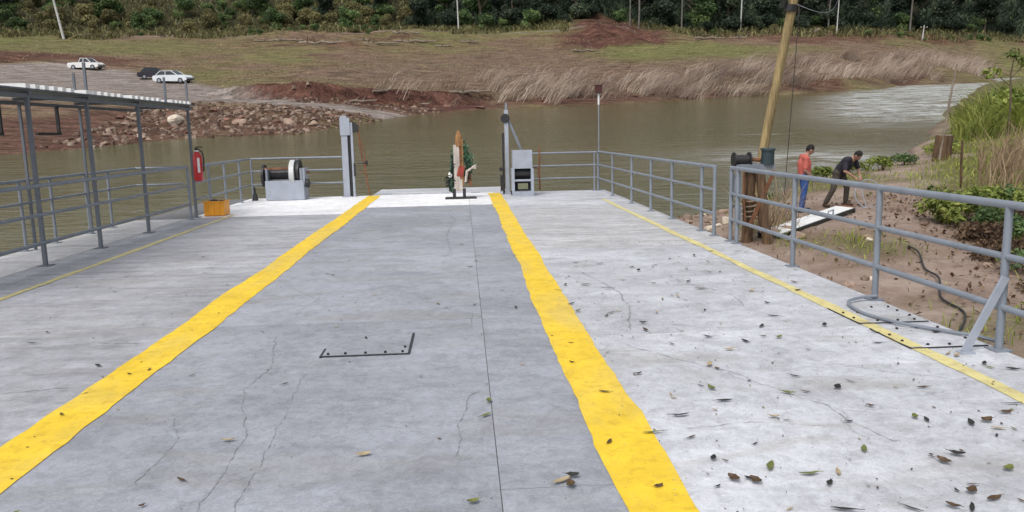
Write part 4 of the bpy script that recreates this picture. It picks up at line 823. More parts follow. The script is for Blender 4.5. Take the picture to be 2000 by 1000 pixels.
# ------------------------------------------------------------------ flood-flattened reeds along the far shore
RP = [(-8.1, 80.7), (-2.5, 78.6), (5.2, 82.5), (23.2, 90.2), (38.3, 98.4), (66.9, 120.3), (105.0, 151.8), (115.4, 167.8), (78.9, 142.8), (48.9, 122.5), (28.1, 105.6), (14.0, 102.7), (6.6, 98.4), (-3.0, 94.1)]
n = 9000; x = nr.uniform(-10, 118, n); y = nr.uniform(78, 170, n); ok = poly_sd(x, y, RP) + fbm(x, y, 0.12, 3, 60) * 5 > 0; x, y = x[ok], y[ok]
dens = np.clip(fbm(x, y, 0.22, 3, 61) * 2.0 + 0.75, 0.05, 1) * np.clip((x + 12) / 26, 0.35, 1); ok = nr.random(len(x)) < dens; x, y = x[ok], y[ok]
K = 16; cx = np.repeat(x, K) + nr.normal(size=len(x) * K) * 0.4; cy = np.repeat(y, K) + nr.normal(size=len(x) * K) * 0.4
z = far_z(cx, cy); hh = np.repeat(nr.uniform(1.0, 3.0, len(x)), K) * nr.uniform(0.5, 1.1, len(cx)); ln_ = np.repeat(nr.normal(size=(len(x), 1)) * 0.25, K, 0)
me = blades('dry_reeds', np.stack([cx, cy, z - 0.05], 1), hh, (0.85, 0.12), 0.06, M['reed'], nr, 0.5, 0.3, 0.3, np.clip(0.5 + fbm(cx, cy, 0.3, 3, 66) * 0.7 + np.repeat(nr.normal(size=len(x)) * 0.2, K), 0, 1))
o = link('dry_reeds', me); struct(o, 'stuff'); tag(o, 'dry tan reeds flattened by flood along the far shore', 'reeds')
# short dead grass on the flat
n = 26000; x = nr.uniform(-75, 110, n); y = nr.uniform(74, 182, n); z = far_base(x, y)
ok = (z > WATER + 0.7) & (poly_sd(x, y, ZONE['road']) < -0.5) & (fbm(x, y, 0.15, 3, 70) > -0.25) & (np.hypot(x, y) < wood_line(x, y)); x, y = x[ok], y[ok]; n = len(x)
me = blades('flat_grass', np.stack([x, y, far_z(x, y) - 0.02], 1), nr.uniform(0.10, 0.36, n), (0.4, 0), 0.10, M['flatgrass'], nr, 0.6, 0.7, 0.4)
o = link('flat_grass', me); struct(o, 'stuff'); tag(o, 'short olive and tan grass on the far flood plain', 'grass')
# ------------------------------------------------------------------ rocks and driftwood on the far shore
def rock_mesh(seed, mat):
    m = MB(); m.ell((0, 0, 0), (1, 1, 1), None, 9, 7); rg = random.Random(seed); cuts = []
    for _ in range(13):
        v = Vector((rg.gauss(0, 1), rg.gauss(0, 1), rg.gauss(0, 1))).normalized(); cuts.append((v, rg.uniform(0.42, 0.78)))
    out = []
    for p in m.v:
        p = Vector(p)
        for v, dd in cuts:
            q = p.dot(v)
            if q > dd: p = p - v * (q - dd)
        out.append(tuple(p * rg.uniform(0.95, 1.05)))
    m.v = out; return m.mesh('rock', mat)
M['rock'] = simple('tan_rock', (0.30, 0.215, 0.165), 0.9, 0, 0.4, 1.6, bump=0.6, rnd=0.3); M['rock_pale'] = simple('pale_rock', (0.60, 0.52, 0.42), 0.9, 0, 0.3, 1.6, bump=0.5)
M['rock_red'] = simple('red_clod', (0.20, 0.10, 0.07), 0.95, 0, 0.4, 1.6, bump=0.6, rnd=0.3)
RM = [rock_mesh(i, M['rock']) for i in range(5)] + [rock_mesh(i + 20, M['rock_red']) for i in range(3)]
RPOLY = [(-21.1, 48.2), (-19.4, 51.6), (-15.2, 53.5), (-11.6, 53.9), (-9.1, 59.4), (-9.0, 64.9), (-14.0, 64.7), (-20.4, 67.2), (-25.0, 63.3)]
rk = random.Random(9); cnt = 0
while cnt < 190:
    x = rk.uniform(-26, -8); y = rk.uniform(47, 69)
    if poly_sd(np.array([x]), np.array([y]), RPOLY)[0] < -0.6: continue
    s = 0.13 + 0.34 * rk.random() ** 2.2; k = rk.choice([0, 1, 2, 3, 4, 0, 1, 5, 6])
    o = link('rock', RM[k]); o.matrix_world = T((x, y, fz(x, y) + s * 0.12)) @ Euler((rk.uniform(-.4, .4), rk.uniform(-.4, .4), rk.uniform(0, 6.3))).to_matrix().to_4x4() @ Matrix.Diagonal((s * rk.uniform(0.9, 1.5), s, s * rk.uniform(0.45, 0.75), 1))
    wh = ' at the waterline below the far boat ramp' if fz(x, y) < WATER + 0.45 else ' beside the pale boulder below the far road' if x < -17 else ' along the upper edge of the far boat ramp bank' if y > 61 else ' in the middle of the far boat ramp bank'
    tag(o, ('large ' if s > 0.3 else 'small ') + ('angular tan rock' if k < 5 else 'reddish earth-coated rock') + wh, 'rock', 'rocks below the far boat ramp'); cnt += 1
o = link('rock', rock_mesh(51, M['rock_pale'])); o.matrix_world = T((-19.6, 56.6, fz(-19.6, 56.6) + 0.3)) @ Matrix.Diagonal((0.62, 0.6, 0.58, 1)); tag(o, 'large pale rounded boulder on the far shore', 'rock')
cnt = 0
while cnt < 26:
    x = rk.uniform(-6, 60); y = 74 + (x + 6) * 0.62 + rk.uniform(-1, 4); s = rk.uniform(0.2, 0.45)
    zz = fz(x, y)
    if zz < WATER - 0.1: continue
    o = link('rock', RM[rk.choice([5, 6, 7, 0])]); o.matrix_world = T((x, y, zz + s * 0.1)) @ Matrix.Rotation(rk.uniform(0, 6.3), 4, 'Z') @ Matrix.Diagonal((s * 1.5, s, s * 0.6, 1))
    tag(o, 'earth-coated rock at the foot of the far reeds', 'rock', 'rocks at the foot of the far reeds'); cnt += 1
n = 2600; x = nr.uniform(-24, -2, n); y = nr.uniform(46, 76, n); z = far_z(x, y); ok = (z > WATER - 0.05) & (poly_sd(x, y, ZONE['road']) < 0.3) & (cut_sd(x, y) < 0.5); x, y, z = x[ok], y[ok], z[ok]; n = len(x)
s_ = nr.uniform(0.05, 0.2, n)[:, None, None]; cube = np.array([[-1, -1, -1], [1, -1, -1], [1, 1, -1], [-1, 1, -1], [-.6, -.6, .7], [.7, -.6, .6], [.6, .6, .8], [-.7, .6, .6]])
Vc = cube[None] * nr.uniform(0.6, 1.4, (n, 8, 3)) * s_ ; an = nr.random(n) * 6.28; ca, sa = np.cos(an)[:, None], np.sin(an)[:, None]
Vr = np.stack([Vc[..., 0] * ca - Vc[..., 1] * sa, Vc[..., 0] * sa + Vc[..., 1] * ca, Vc[..., 2]], -1) + np.stack([x, y, z], 1)[:, None]
F = np.array([[0, 1, 5, 4], [1, 2, 6, 5], [2, 3, 7, 6], [3, 0, 4, 7], [4, 5, 6, 7]])
M['rubble'] = leaf_mat('rubble_stone', (0.09, 0.05, 0.036), (0.20, 0.135, 0.10), (0.36, 0.28, 0.22))
o = link('bank_rubble', quads_mesh('bank_rubble', Vr[:, F].reshape(-1, 4, 3), M['rubble'], np.repeat(nr.random(n), 5))); struct(o, 'stuff'); tag(o, 'loose tan and red rubble on the far ramp bank', 'rubble')
def log_mesh(L, seed):
    rg = random.Random(seed); m = MB(); pts = [(-L / 2 + L * i / 6, rg.uniform(-.05, .05) * L, rg.uniform(-.02, .03) * L) for i in range(7)]
    m.tube(pts, [0.10 + 0.02 * L * (1 - i / 7) for i in range(7)], 7)
    for _ in range(4):
        i = rg.randrange(1, 6); p = Vector(pts[i]); d = Vector((rg.uniform(-.3, .8), rg.uniform(-1, 1), rg.uniform(0.1, 0.9))).normalized() * L * rg.uniform(0.15, 0.35)
        m.tube([p, p + d * 0.6, p + d], [0.07, 0.05, 0.02], 5)
    return m.mesh('driftwood_log', M['wood_grey'], True)
LG = [log_mesh(3 + i, i) for i in range(4)]
for (x, y, s, rz) in [(-35, 150, 1.2, 0.3), (-30, 147, 1.0, 0.1), (-24, 146, 1.4, -0.2), (-22, 149, 1.0, 1.1), (-14, 147, 1.1, 0.0), (-8, 151, 1.3, 0.2), (-3, 148, 1.0, -0.4), (2, 153, 1.2, 0.3), (-18, 156, 1.0, 0.7), (-10, 160, 1.1, 0.1), (22, 140, 1.0, 0.4),
                      (-7.5, 79, 0.8, 0.8), (-4, 80, 0.7, -0.5), (1, 84, 0.8, 0.4), (12, 88, 0.8, -0.6), (24, 93, 0.7, 0.5), (34, 97, 0.8, 0.2), (8, 104, 0.9, -0.5), (-10, 76.5, 0.7, 0.3), (48, 154, 1.1, 0.2), (55, 158, 1.2, -0.1)]:
    o = link('driftwood_log', rt.choice(LG)); o.matrix_world = T((x, y, fz(x, y) + 0.18 * s)) @ Matrix.Rotation(rz, 4, 'Z') @ Matrix.Scale(s, 4)
    tag(o, 'grey driftwood log stranded on the ' + ('far debris ridge' if y > 130 else 'far shore among reeds'), 'log', 'driftwood stranded on the far bank')
# poles along the far track
def pole(x, y, hh, lean, r, label):
    z = fz(x, y); o = thing('utility_pole', label, 'pole', T((x, y, z - 0.3)) @ Euler((0, lean, 0)).to_matrix().to_4x4())
    part('shaft', MB().tube([(0, 0, 0), (0, 0, hh)], r, 10, r2=r * 0.6), M['concrete_pole'], o, True)
    part('crossarm', MB().box((0, 0, hh - 0.5), (1.6, 0.12, 0.12)), M['wood_grey'], o)
    for xx in (-0.7, 0, 0.7): part('insulator', MB().tube([(xx, 0, hh - 0.44), (xx, 0, hh - 0.25)], 0.05, 8), M['white'], o, True)
pole(-71.3, 153.0, 11, R(-7), 0.24, 'leaning pale pole beside a fallen plank on the far flat')
pole(0.0, 172.5, 11, R(-1), 0.17, 'slim pale pole where scrub meets the dark wood')
pole(58.6, 167.5, 11, R(0), 0.15, 'pale pole in front of the dark wood, right of the red mound')
pole(78.2, 165.3, 8.8, R(0), 0.13, 'pale pole near the mound behind the tall reeds')
pole(99.8, 170.5, 3.6, R(2), 0.16, 'short weathered pole stub among the far right reeds')
o = part('fallen_plank', MB().box((0, 0, 0), (4.0, 0.3, 0.1)).box((2.3, 0.1, 0.5), (2.2, 0.3, 0.1), Euler((0, R(-22), 0)).to_matrix()), M['wood_yellow'], None, mtx=T((-70.5, 150.0, fz(-70.5, 150) + 0.15)) @ Matrix.Rotation(R(-12), 4, 'Z'))
tag(o, 'broken yellowish plank fallen at the foot of the leaning pale pole', 'plank')
o = link('rock', rock_mesh(71, M['rock'])); o.matrix_world = T((74.0, 165.0, fz(74, 165) + 0.7)) @ Matrix.Diagonal((0.95, 0.9, 1.0, 1)); tag(o, 'rounded tan boulder at the foot of the wood by a pale pole', 'rock')
# ------------------------------------------------------------------ parked cars
M['glass'] = simple('car_glass', (0.02, 0.025, 0.03), 0.08, 0, 0.1, 3.0); M['tyre'] = M['black']
def car(x, y, rz, c, label, pickup=False, s=1.0):
    o = thing('parked_car', label, 'car', T((x, y, fz(x, y))) @ Matrix.Rotation(rz, 4, 'Z') @ Matrix.Scale(s, 4), 'cars parked on the far road')
    pm = simple('car_paint', c, 0.25, 0, 0.06, 1.0)
    body = [(-2.15, 0.35), (-2.2, 0.62), (-2.1, 0.88), (-1.2, 0.95), (0.9, 0.95), (1.75, 0.84), (2.12, 0.66), (2.15, 0.38), (1.8, 0.24), (-1.9, 0.24)]
    m = MB()
    for hw, ins in ((0.86, 0.0),):
        vs = [(px, sy * hw * (0.96 if pz > 0.8 else 1.0), pz) for sy in (-1, 1) for (px, pz) in body]; k = len(body)
        m.add(vs, [tuple(range(k)), tuple(range(k, 2 * k))[::-1]] + [(i, k + i, k + (i + 1) % k, (i + 1) % k) for i in range(k)])
    part('body', m, pm, o)
    cabp = [(-1.75, 0.94), (-1.25, 1.40), (0.15, 1.42), (0.95, 0.94)] if not pickup else [(-0.55, 0.94), (-0.35, 1.45), (0.5, 1.45), (1.1, 0.94)]
    m = MB(); vs = [(px, sy * (0.80 if pz < 1.2 else 0.66), pz) for sy in (-1, 1) for (px, pz) in cabp]
    m.add(vs, [(0, 1, 2, 3), (7, 6, 5, 4), (0, 4, 5, 1), (2, 6, 7, 3)]); cg = part('cabin_glass', m, M['glass'], o)
    rx0, rx1 = cabp[1][0], cabp[2][0]
    part('roof', MB().box(((rx0 + rx1) / 2, 0, cabp[1][1] + 0.02), (rx1 - rx0 + 0.12, 1.34, 0.06)), pm, o)
    for sy in (-1, 1):
        for (p, q) in ((0, 1), (3, 2)):
            part('pillar', MB().tube([(cabp[p][0], sy * 0.81, cabp[p][1]), (cabp[q][0], sy * 0.67, cabp[q][1])], 0.045, 5), pm, o)
        part('pillar', MB().tube([((rx0 + rx1) / 2, sy * 0.81, 0.94), ((rx0 + rx1) / 2, sy * 0.67, 1.42)], 0.045, 5), pm, o)
        for px in (-1.35, 1.35):
            wl = part('wheel', MB().tube([(px, sy * 0.70, 0.31), (px, sy * 0.89, 0.31)], 0.31, 16), M['tyre'], o, True)
            part('rim', MB().tube([(px, sy * 0.88, 0.31), (px, sy * 0.90, 0.31)], 0.18, 12), M['rail_light'], wl, True)
        part('headlight', MB().box((2.07, sy * 0.62, 0.64), (0.12, 0.3, 0.13)), M['white'], o)
        part('tail_light', MB().box((-2.16, sy * 0.66, 0.72), (0.08, 0.24, 0.16)), M['red'], o)
    part('bumper', MB().box((2.14, 0, 0.42), (0.1, 1.6, 0.16)), M['black'], o)
car(-50.4, 113.4, R(-8), (0.75, 0.75, 0.74), 'white pickup car parked alone on the upper far road', True)
car(-34.1, 98.9, R(-12), (0.68, 0.72, 0.76), 'silver-white car parked in front of a dark car on the far road')
car(-37.6, 102.9, R(20), (0.03, 0.025, 0.04), 'dark car parked behind the silver-white car on the far road', s=0.95)
# ------------------------------------------------------------------ near bank: timber mooring, pole, plank
md = thing('mooring_timbers', 'pair of rotten brown timber posts carrying a dark two-drum winch, beside the deck', 'mooring post', T((6.08, 16.15, -2.35)))
def timber(pts, r, seed, n=11):
    rg = random.Random(seed); m = MB(); m.tube(pts, r, n)
    m.v = [(p[0] * 1 + rg.uniform(-.012, .012), p[1] + rg.uniform(-.012, .012), p[2]) for p in m.v]; return m
part('timber', timber([(-0.05, 0.15, -0.3), (-0.05, 0.13, 0.4), (-0.07, 0.1, 1.0), (-0.08, 0.08, 1.55), (-0.07, 0.08, 1.78)], [0.13, 0.125, 0.11, 0.12, 0.11], 1), M['wood_brown'], md)
part('timber', timber([(0.26, -0.30, -0.3), (0.24, -0.28, 0.3), (0.16, -0.2, 0.75), (0.12, -0.14, 1.2), (0.06, -0.1, 1.75)], [0.12, 0.105, 0.115, 0.10, 0.09], 2), M['wood_brown'], md)
part('rusty_band', MB().tube([(-0.06, 0.1, 1.02), (-0.06, 0.1, 1.20)], 0.135, 14), M['rust'], md, True)
part('cap_beam', MB().box((-0.05, 0.0, 1.83), (0.82, 0.26, 0.11)), M['rail'], md)
part('drum', MB().tube([(-0.46, 0.0, 1.97), (-0.16, 0.0, 1.97)], 0.10, 14), M['steel_dark'], md, True)
for x in (-0.47, -0.15): part('drum_flange', MB().tube([(x - 0.015, 0, 1.97), (x + 0.015, 0, 1.97)], 0.16, 16), M['steel_dark'], md, True)
part('motor', MB().tube([(0.22, -0.05, 1.88), (0.22, -0.05, 2.16)], [0.14, 0.13], 14).tube([(0.22, -0.05, 2.16), (0.22, -0.05, 2.2)], 0.15, 14), simple('teal_motor', (0.03, 0.05, 0.06), 0.5), md, True)
part('gear_arm', MB().tube([(-0.14, 0, 1.98), (0.12, 0, 1.95)], 0.04, 8), M['rust'], md, True)
po = thing('timber_pole', 'tall leaning yellow timber pole rising behind the mooring winch', 'pole', T((7.38, 19.8, -2.45)))
part('shaft', timber([(0, 0, -0.3), (0.16, -0.05, 1.2), (0.31, -0.11, 2.6), (0.48, -0.17, 3.9), (0.64, -0.24, 5.2), (0.80, -0.3, 6.4)], [0.125, 0.115, 0.112, 0.108, 0.11, 0.10], 5, 13), M['wood_yellow'], po, True)
part('collar', MB().tube([(0.615, -0.235, 5.2), (0.635, -0.24, 5.36)], 0.15, 14), M['steel_dark'], po, True)
part('insulator', MB().tube([(0.44, -0.28, 5.3), (0.44, -0.28, 5.5)], [0.05, 0.08], 10), M['black'], po, True)
part('bolt_bar', MB().box((0.5, -0.28, 5.3), (0.32, 0.05, 0.05)), M['steel_dark'], po)
def wire(label, a, b, sag, r=0.012, n=16, mat='rail_light', name='wire'):
    P_ = [tuple(a[i] + (b[i] - a[i]) * k / n - (sag * 4 * (k / n) * (1 - k / n) if i == 2 else 0) for i in range(3)) for k in range(n + 1)]
    tag(part(name, MB().tube(P_, r, 5), M[mat], None, True), label, 'wire')
wire('pale wire sagging from the timber pole towards the far right poles', (8.05, 19.55, 2.95), (78.2, 165.3, 14.2), 1.4, 0.012)
wire('thin dark stay wire hanging straight down beside the timber pole', (8.17, 19.42, 2.9), (8.13, 19.5, -2.2), 0.0, 0.009, 6, 'steel_dark')
gp = thing('gangplank', 'white-topped black-sided steel gangplank resting between soil bank and mooring posts', 'gangplank', T((8.08, 17.80, -2.19)) @ Matrix.Rotation(math.atan2(2.96, 3.14), 4, 'Z') @ Matrix.Rotation(R(0.5), 4, 'Y'))
part('top_plate', MB().box((0, 0, 0.17), (4.25, 0.44, 0.025)), M['white'], gp)
for y in (-0.235, 0.235): part('side_beam', MB().box((0, y, 0.04), (4.3, 0.035, 0.26)), M['black'], gp)
for i in range(5): part('cross_member', MB().box((-1.9 + i * 0.95, 0, 0.06), (0.06, 0.43, 0.1)), M['black'], gp)
part('handle', MB().tube([(0.55, -0.2, 0.18), (0.55, -0.2, 0.30), (0.85, -0.2, 0.30), (0.85, -0.2, 0.18)], 0.02, 6), M['rail_light'], gp, True)
part('end_lip', MB().box((2.2, 0, 0.19), (0.12, 0.44, 0.02)), M['rust'], gp)
# ------------------------------------------------------------------ people
SK = simple('skin', (0.34, 0.19, 0.13), 0.55, 0, 0.12, 9.0)
def remeshed(name, mb, mat, parent, voxel=0.012, it=6):
    me = mb.mesh(name + '_src'); o = bpy.data.objects.new(name + '_src', me); col.objects.link(o)
    md_ = o.modifiers.new('r', 'REMESH'); md_.mode = 'VOXEL'; md_.voxel_size = voxel; md_.use_smooth_shade = True
    s_ = o.modifiers.new('s', 'SMOOTH'); s_.factor = 0.5; s_.iterations = it
    dg = bpy.context.evaluated_depsgraph_get(); nm = bpy.data.meshes.new_from_object(o.evaluated_get(dg)); bpy.data.objects.remove(o)
    nm.name = name; nm.materials.clear(); nm.materials.append(mat); return link(name, nm, parent)
def hand(m, wr, d, up, side):
    d = Vector(d).normalized(); up = Vector(up).normalized(); sd = d.cross(up).normalized() * side; wr = Vector(wr)
    pc = wr + d * 0.055; m.cap(wr + d * 0.01, wr + d * 0.085, 0.026, 0.03, 8); m.cap(pc - sd * 0.015, pc + sd * 0.015, 0.026, 0.026, 8)
    for k, L in enumerate((0.065, 0.078, 0.072, 0.055)):
        b = wr + d * 0.085 + sd * (-0.030 + 0.020 * k); k1 = b + d * L * 0.55 - up * 0.008; m.cap(b, k1, 0.0105, 0.010, 6); m.cap(k1, k1 + (d * 0.6 - up * 0.8).normalized() * L * 0.5, 0.010, 0.008, 6)
    tb = wr + d * 0.03 - sd * 0.03; m.cap(tb, tb + (d - sd * 0.9).normalized() * 0.04, 0.012, 0.011, 6); m.cap(tb + (d - sd * 0.9).normalized() * 0.04, tb + (d - sd * 0.9).normalized() * 0.04 + (d - up * 0.3) * 0.03, 0.011, 0.009, 6)
def person(label, mtx, J, shirt, trous, shoe, hair, sleeve=0.55):
    o = thing('person', label, 'person', mtx)
    V_ = {k: Vector(v) for k, v in J.items()}
    b = MB(); hd = V_['head']; fw = V_['face'].normalized(); upv = (hd - V_['neck']).normalized(); sdv = upv.cross(fw).normalized(); fw = sdv.cross(upv).normalized()
    rot = Matrix((fw, sdv, upv)).transposed()
    b.ell(hd, (0.098, 0.078, 0.122), rot, 16, 12); b.ell(hd + rot @ Vector((0.035, 0, -0.06)), (0.06, 0.055, 0.062), rot, 12, 8)
    b.cap(hd + rot @ Vector((0.09, 0, 0.005)), hd + rot @ Vector((0.112, 0, -0.025)), 0.012, 0.016, 8)
    for s in (-1, 1): b.ell(hd + rot @ Vector((0.0, s * 0.082, -0.01)), (0.025, 0.014, 0.034), rot, 8, 6)
    b.cap(V_['neck'] - upv * 0.03, hd - upv * 0.05, 0.056, 0.052)
    b.cap(V_['pelvis'], V_['chest'], 0.135, 0.15); b.cap(V_['shL'], V_['shR'], 0.07, 0.07); b.cap(V_['chest'], V_['neck'], 0.13, 0.07); b.cap(V_['hipL'], V_['hipR'], 0.11, 0.11)
    for s in 'LR':
        b.cap(V_['sh' + s], V_['el' + s], 0.055, 0.042); b.cap(V_['el' + s], V_['wr' + s], 0.043, 0.028)
        b.cap(V_['hip' + s], V_['kn' + s], 0.088, 0.058); b.cap(V_['kn' + s], V_['an' + s], 0.058, 0.038)
        toe = V_['an' + s] + V_['toe' + s] * 0.15 + Vector((0, 0, -0.045)); b.cap(V_['an' + s] + Vector((0, 0, -0.04)), toe, 0.036, 0.032)
        hand(b, V_['wr' + s], V_['wr' + s] - V_['el' + s], V_['hup'], 1 if s == 'L' else -1)
    bd = remeshed('body', b, SK, o, 0.0075, 4)
    m = MB(); m.cap(V_['pelvis'] + (V_['chest'] - V_['pelvis']) * 0.05, V_['chest'], 0.158, 0.172); m.cap(V_['shL'], V_['shR'], 0.084, 0.084); m.cap(V_['chest'], V_['neck'] - upv * 0.03, 0.15, 0.078)
    for s in 'LR': e = V_['sh' + s] + (V_['el' + s] - V_['sh' + s]) * sleeve * 1.3; m.cap(V_['sh' + s], e, 0.072, 0.066)
    remeshed('shirt', m, shirt, o, 0.014)
    m = MB(); m.cap(V_['hipL'], V_['hipR'], 0.122, 0.122); m.cap(V_['pelvis'], (V_['hipL'] + V_['hipR']) / 2, 0.142, 0.128)
    for s in 'LR': m.cap(V_['hip' + s], V_['kn' + s], 0.105, 0.078); m.cap(V_['kn' + s], V_['kn' + s] + (V_['an' + s] - V_['kn' + s]) * 0.86, 0.078, 0.066)
    remeshed('trousers', m, trous, o, 0.014)
    for s in 'LR':
        m = MB(); a_ = V_['an' + s] + Vector((0, 0, -0.035)); m.cap(a_ - V_['toe' + s] * 0.05, a_ + V_['toe' + s] * 0.17, 0.044, 0.04); m.cap(a_, a_ + Vector((0, 0, 0.09)), 0.05, 0.048); remeshed('shoe', m, shoe, o, 0.012)
    m = MB(); m.ell(hd + rot @ Vector((-0.018, 0, 0.022)), (0.102, 0.088, 0.118), rot, 16, 10); hr = remeshed('hair', m, hair, o, 0.012, 2)
    for s in (-1, 1): part('eye', MB().ell(hd + rot @ Vector((0.09, s * 0.032, 0.012)), (0.01, 0.014, 0.008), rot, 8, 6), M['black'], o)
    part('mouth', MB().ell(hd + rot @ Vector((0.094, 0, -0.062)), (0.008, 0.024, 0.006), rot, 8, 6), simple('lips', (0.22, 0.08, 0.07), 0.5), o)
    return o
cloth = lambda n, c: simple(n, c, 0.9, 0, 0.3, 7.0, bump=0.4)
g1 = nz(8.6, 19.4)
person('standing person in a coral red shirt and blue trousers looking down at the gangplank', T((8.6, 19.45, g1)) @ Matrix.Rotation(R(-8), 4, 'Z') @ Matrix.Scale(1.0, 4), dict(
    head=(0.10, 0, 1.585), face=(0.8, 0.0, -0.55), neck=(0.02, 0, 1.45), chest=(-0.02, 0, 1.24), pelvis=(-0.01, 0, 0.98), shL=(-0.03, 0.185, 1.385), shR=(-0.03, -0.185, 1.385),
    elL=(-0.04, 0.25, 1.11), elR=(-0.06, -0.25, 1.10), wrL=(0.14, 0.20, 0.95), wrR=(0.12, -0.19, 0.93), hipL=(0, 0.09, 0.92), hipR=(0, -0.09, 0.92), knL=(0.05, 0.10, 0.50), knR=(-0.01, -0.10, 0.49),
    anL=(0.03, 0.11, 0.085), anR=(-0.06, -0.11, 0.085), toeL=(1, 0.15, 0), toeR=(1, -0.15, 0), hup=(-0.2, 0, 1)),
    cloth('coral_shirt', (0.50, 0.12, 0.095)), cloth('blue_trousers', (0.03, 0.085, 0.27)), cloth('dark_shoe', (0.03, 0.05, 0.10)), cloth('black_hair', (0.012, 0.010, 0.010)), 0.62)
g2 = nz(10.0, 20.35)
person('person in a dark shirt and dark trousers bending over the end of the gangplank', T((9.96, 20.35, g2)) @ Matrix.Rotation(R(-58), 4, 'Z'), dict(
    head=(0.47, 0, 1.40), face=(0.60, 0, -0.80), neck=(0.35, 0, 1.315), chest=(0.20, 0, 1.19), pelvis=(0.0, 0, 0.95), shL=(0.28, 0.19, 1.27), shR=(0.28, -0.19, 1.27),
    elL=(0.34, 0.29, 1.01), elR=(0.32, -0.29, 1.0), wrL=(0.50, 0.13, 0.86), wrR=(0.50, -0.12, 0.85), hipL=(-0.02, 0.10, 0.90), hipR=(-0.02, -0.10, 0.90), knL=(0.14, 0.16, 0.51), knR=(0.0, -0.24, 0.50),
    anL=(0.12, 0.18, 0.085), anR=(-0.14, -0.34, 0.085), toeL=(1, 0.2, 0), toeR=(0.9, -0.3, 0), hup=(0.5, 0, 0.8)),
    cloth('dark_shirt', (0.022, 0.020, 0.030)), cloth('dark_trousers', (0.055, 0.045, 0.035)), cloth('brown_boot', (0.05, 0.03, 0.02)), cloth('dark_hair', (0.012, 0.010, 0.010)), 0.6)
hp = [(10.55 + 0.36 * math.cos(a_ * 0.3), 19.9 + 0.1 * math.sin(a_ * 0.3), g2 + 0.40 + 0.36 * math.sin(a_ * 0.3)) for a_ in range(-4, 16)]
tag(part('hose', MB().tube([(10.3, 20.0, g2 + 0.85)] + hp[::-1] + [(10.2, 19.7, g2 + 0.05), (9.9, 19.5, g2 + 0.12)], 0.012, 6), M['rail_light'], None, True), 'pale thin hose curling from the bending person to the ground', 'hose')
part('rope_coil', MB().tube([(-0.05 + 0.17 * math.cos(q * 0.7), 0.09 + 0.17 * math.sin(q * 0.7), 0.7 + q * 0.012) for q in range(40)], 0.018, 6), M['wood_grey'], md, True)
part('side_strut', MB().box((0.1, -0.2, 1.2), (0.07, 0.05, 1.2), Euler((0, R(22), 0)).to_matrix()), M['rust'], md)
part('splinter', MB().tube([(-0.16, 0.0, 0.5), (-0.22, -0.02, 1.1), (-0.2, -0.02, 1.6)], [0.03, 0.035, 0.01], 6), M['wood_brown'], md)
part('hanging_chain', MB().tube([(-0.3, -0.14, 1.8), (-0.28, -0.16, 1.2), (-0.22, -0.18, 0.7)], 0.02, 6), M['rust'], md)
# ------------------------------------------------------------------ stump, stakes, cable on the soil
st = thing('tree_stump', 'square dark brown timber stump on the grassy river edge', 'stump', T((18.43, 29.45, nz(18.43, 29.45) - 0.1)))
part('trunk', timber([(0, 0, -0.2), (0, 0, 0.35), (0.02, 0, 1.05)], [0.36, 0.33, 0.30], 9, 9), M['wood_brown'], st); part('cut_face', MB().tube([(0.02, 0, 1.04), (0.02, 0, 1.06)], 0.285, 9), M['wood_grey'], st)
tag(part('leaning_stake', MB().tube([(18.2, 29.2, -2.2), (18.35, 29.3, -0.8), (18.5, 29.4, 0.4), (18.62, 29.45, 1.35)], [0.05, 0.045, 0.04, 0.03], 8), M['wood_grey'], None, True), 'slender pale stake leaning behind the square stump', 'stake')
tag(part('thin_stake', MB().tube([(14.5, 22.1, -2.1), (14.32, 21.95, -1.3), (14.25, 21.9, -0.7)], 0.035, 7), M['wood_brown'], None, True), 'thin dark stake standing at the edge of the dry reeds', 'stake')
pc = smooth([(8.85, 15.0, nz(8.85, 15.0) + 0.03), (8.6, 14.2, nz(8.6, 14.2) + 0.10), (8.2, 13.3, nz(8.2, 13.3) + 0.05), (7.9, 12.4, nz(7.9, 12.4) + 0.12), (7.4, 11.5, nz(7.4, 11.5) + 0.05), (7.2, 10.6, nz(7.2, 10.6) + 0.03), (6.4, 9.6, nz(6.4, 9.6) + 0.03)])
tag(part('ground_cable', MB().tube(pc, 0.018, 6), M['steel_dark'], None, True), 'dark cable lying across the bare red soil below the railing', 'cable')
# stones at the water's edge beside the deck
SM = [rock_mesh(80 + i, M['rock']) for i in range(3)] + [rock_mesh(90, M['rock_pale'])]
for i in range(34):
    x = rk.uniform(4.6, 7.6); y = 21.4 - (x - 4.6) * 0.4 - rk.random() ** 1.4 * 4.5; s = rk.uniform(0.08, 0.24); k = rk.choice([0, 1, 2, 0, 3])
    o = link('rock', SM[k]); o.matrix_world = T((x, y, nz(x, y) + s * 0.25)) @ Matrix.Rotation(rk.uniform(0, 6.3), 4, 'Z') @ Matrix.Diagonal((s * 1.4, s, s * 0.7, 1))
    tag(o, ('small pale stone' if k == 3 else 'small tan stone') + ' on the near shore beside the deck edge', 'rock', 'stones on the near shore')
for i in range(22):
    x = rk.uniform(5.0, 9.5); y = rk.uniform(8.5, 16.5); s = rk.uniform(0.05, 0.14); k = rk.choice([0, 1, 2, 3])
    o = link('rock', SM[k]); o.matrix_world = T((x, y, nz(x, y) + s * 0.2)) @ Matrix.Rotation(rk.uniform(0, 6.3), 4, 'Z') @ Matrix.Diagonal((s * 1.4, s, s * 0.7, 1))
    tag(o, ('small pale stone' if k == 3 else 'small tan stone') + ' scattered on the bare soil path', 'rock', 'stones on the soil path')
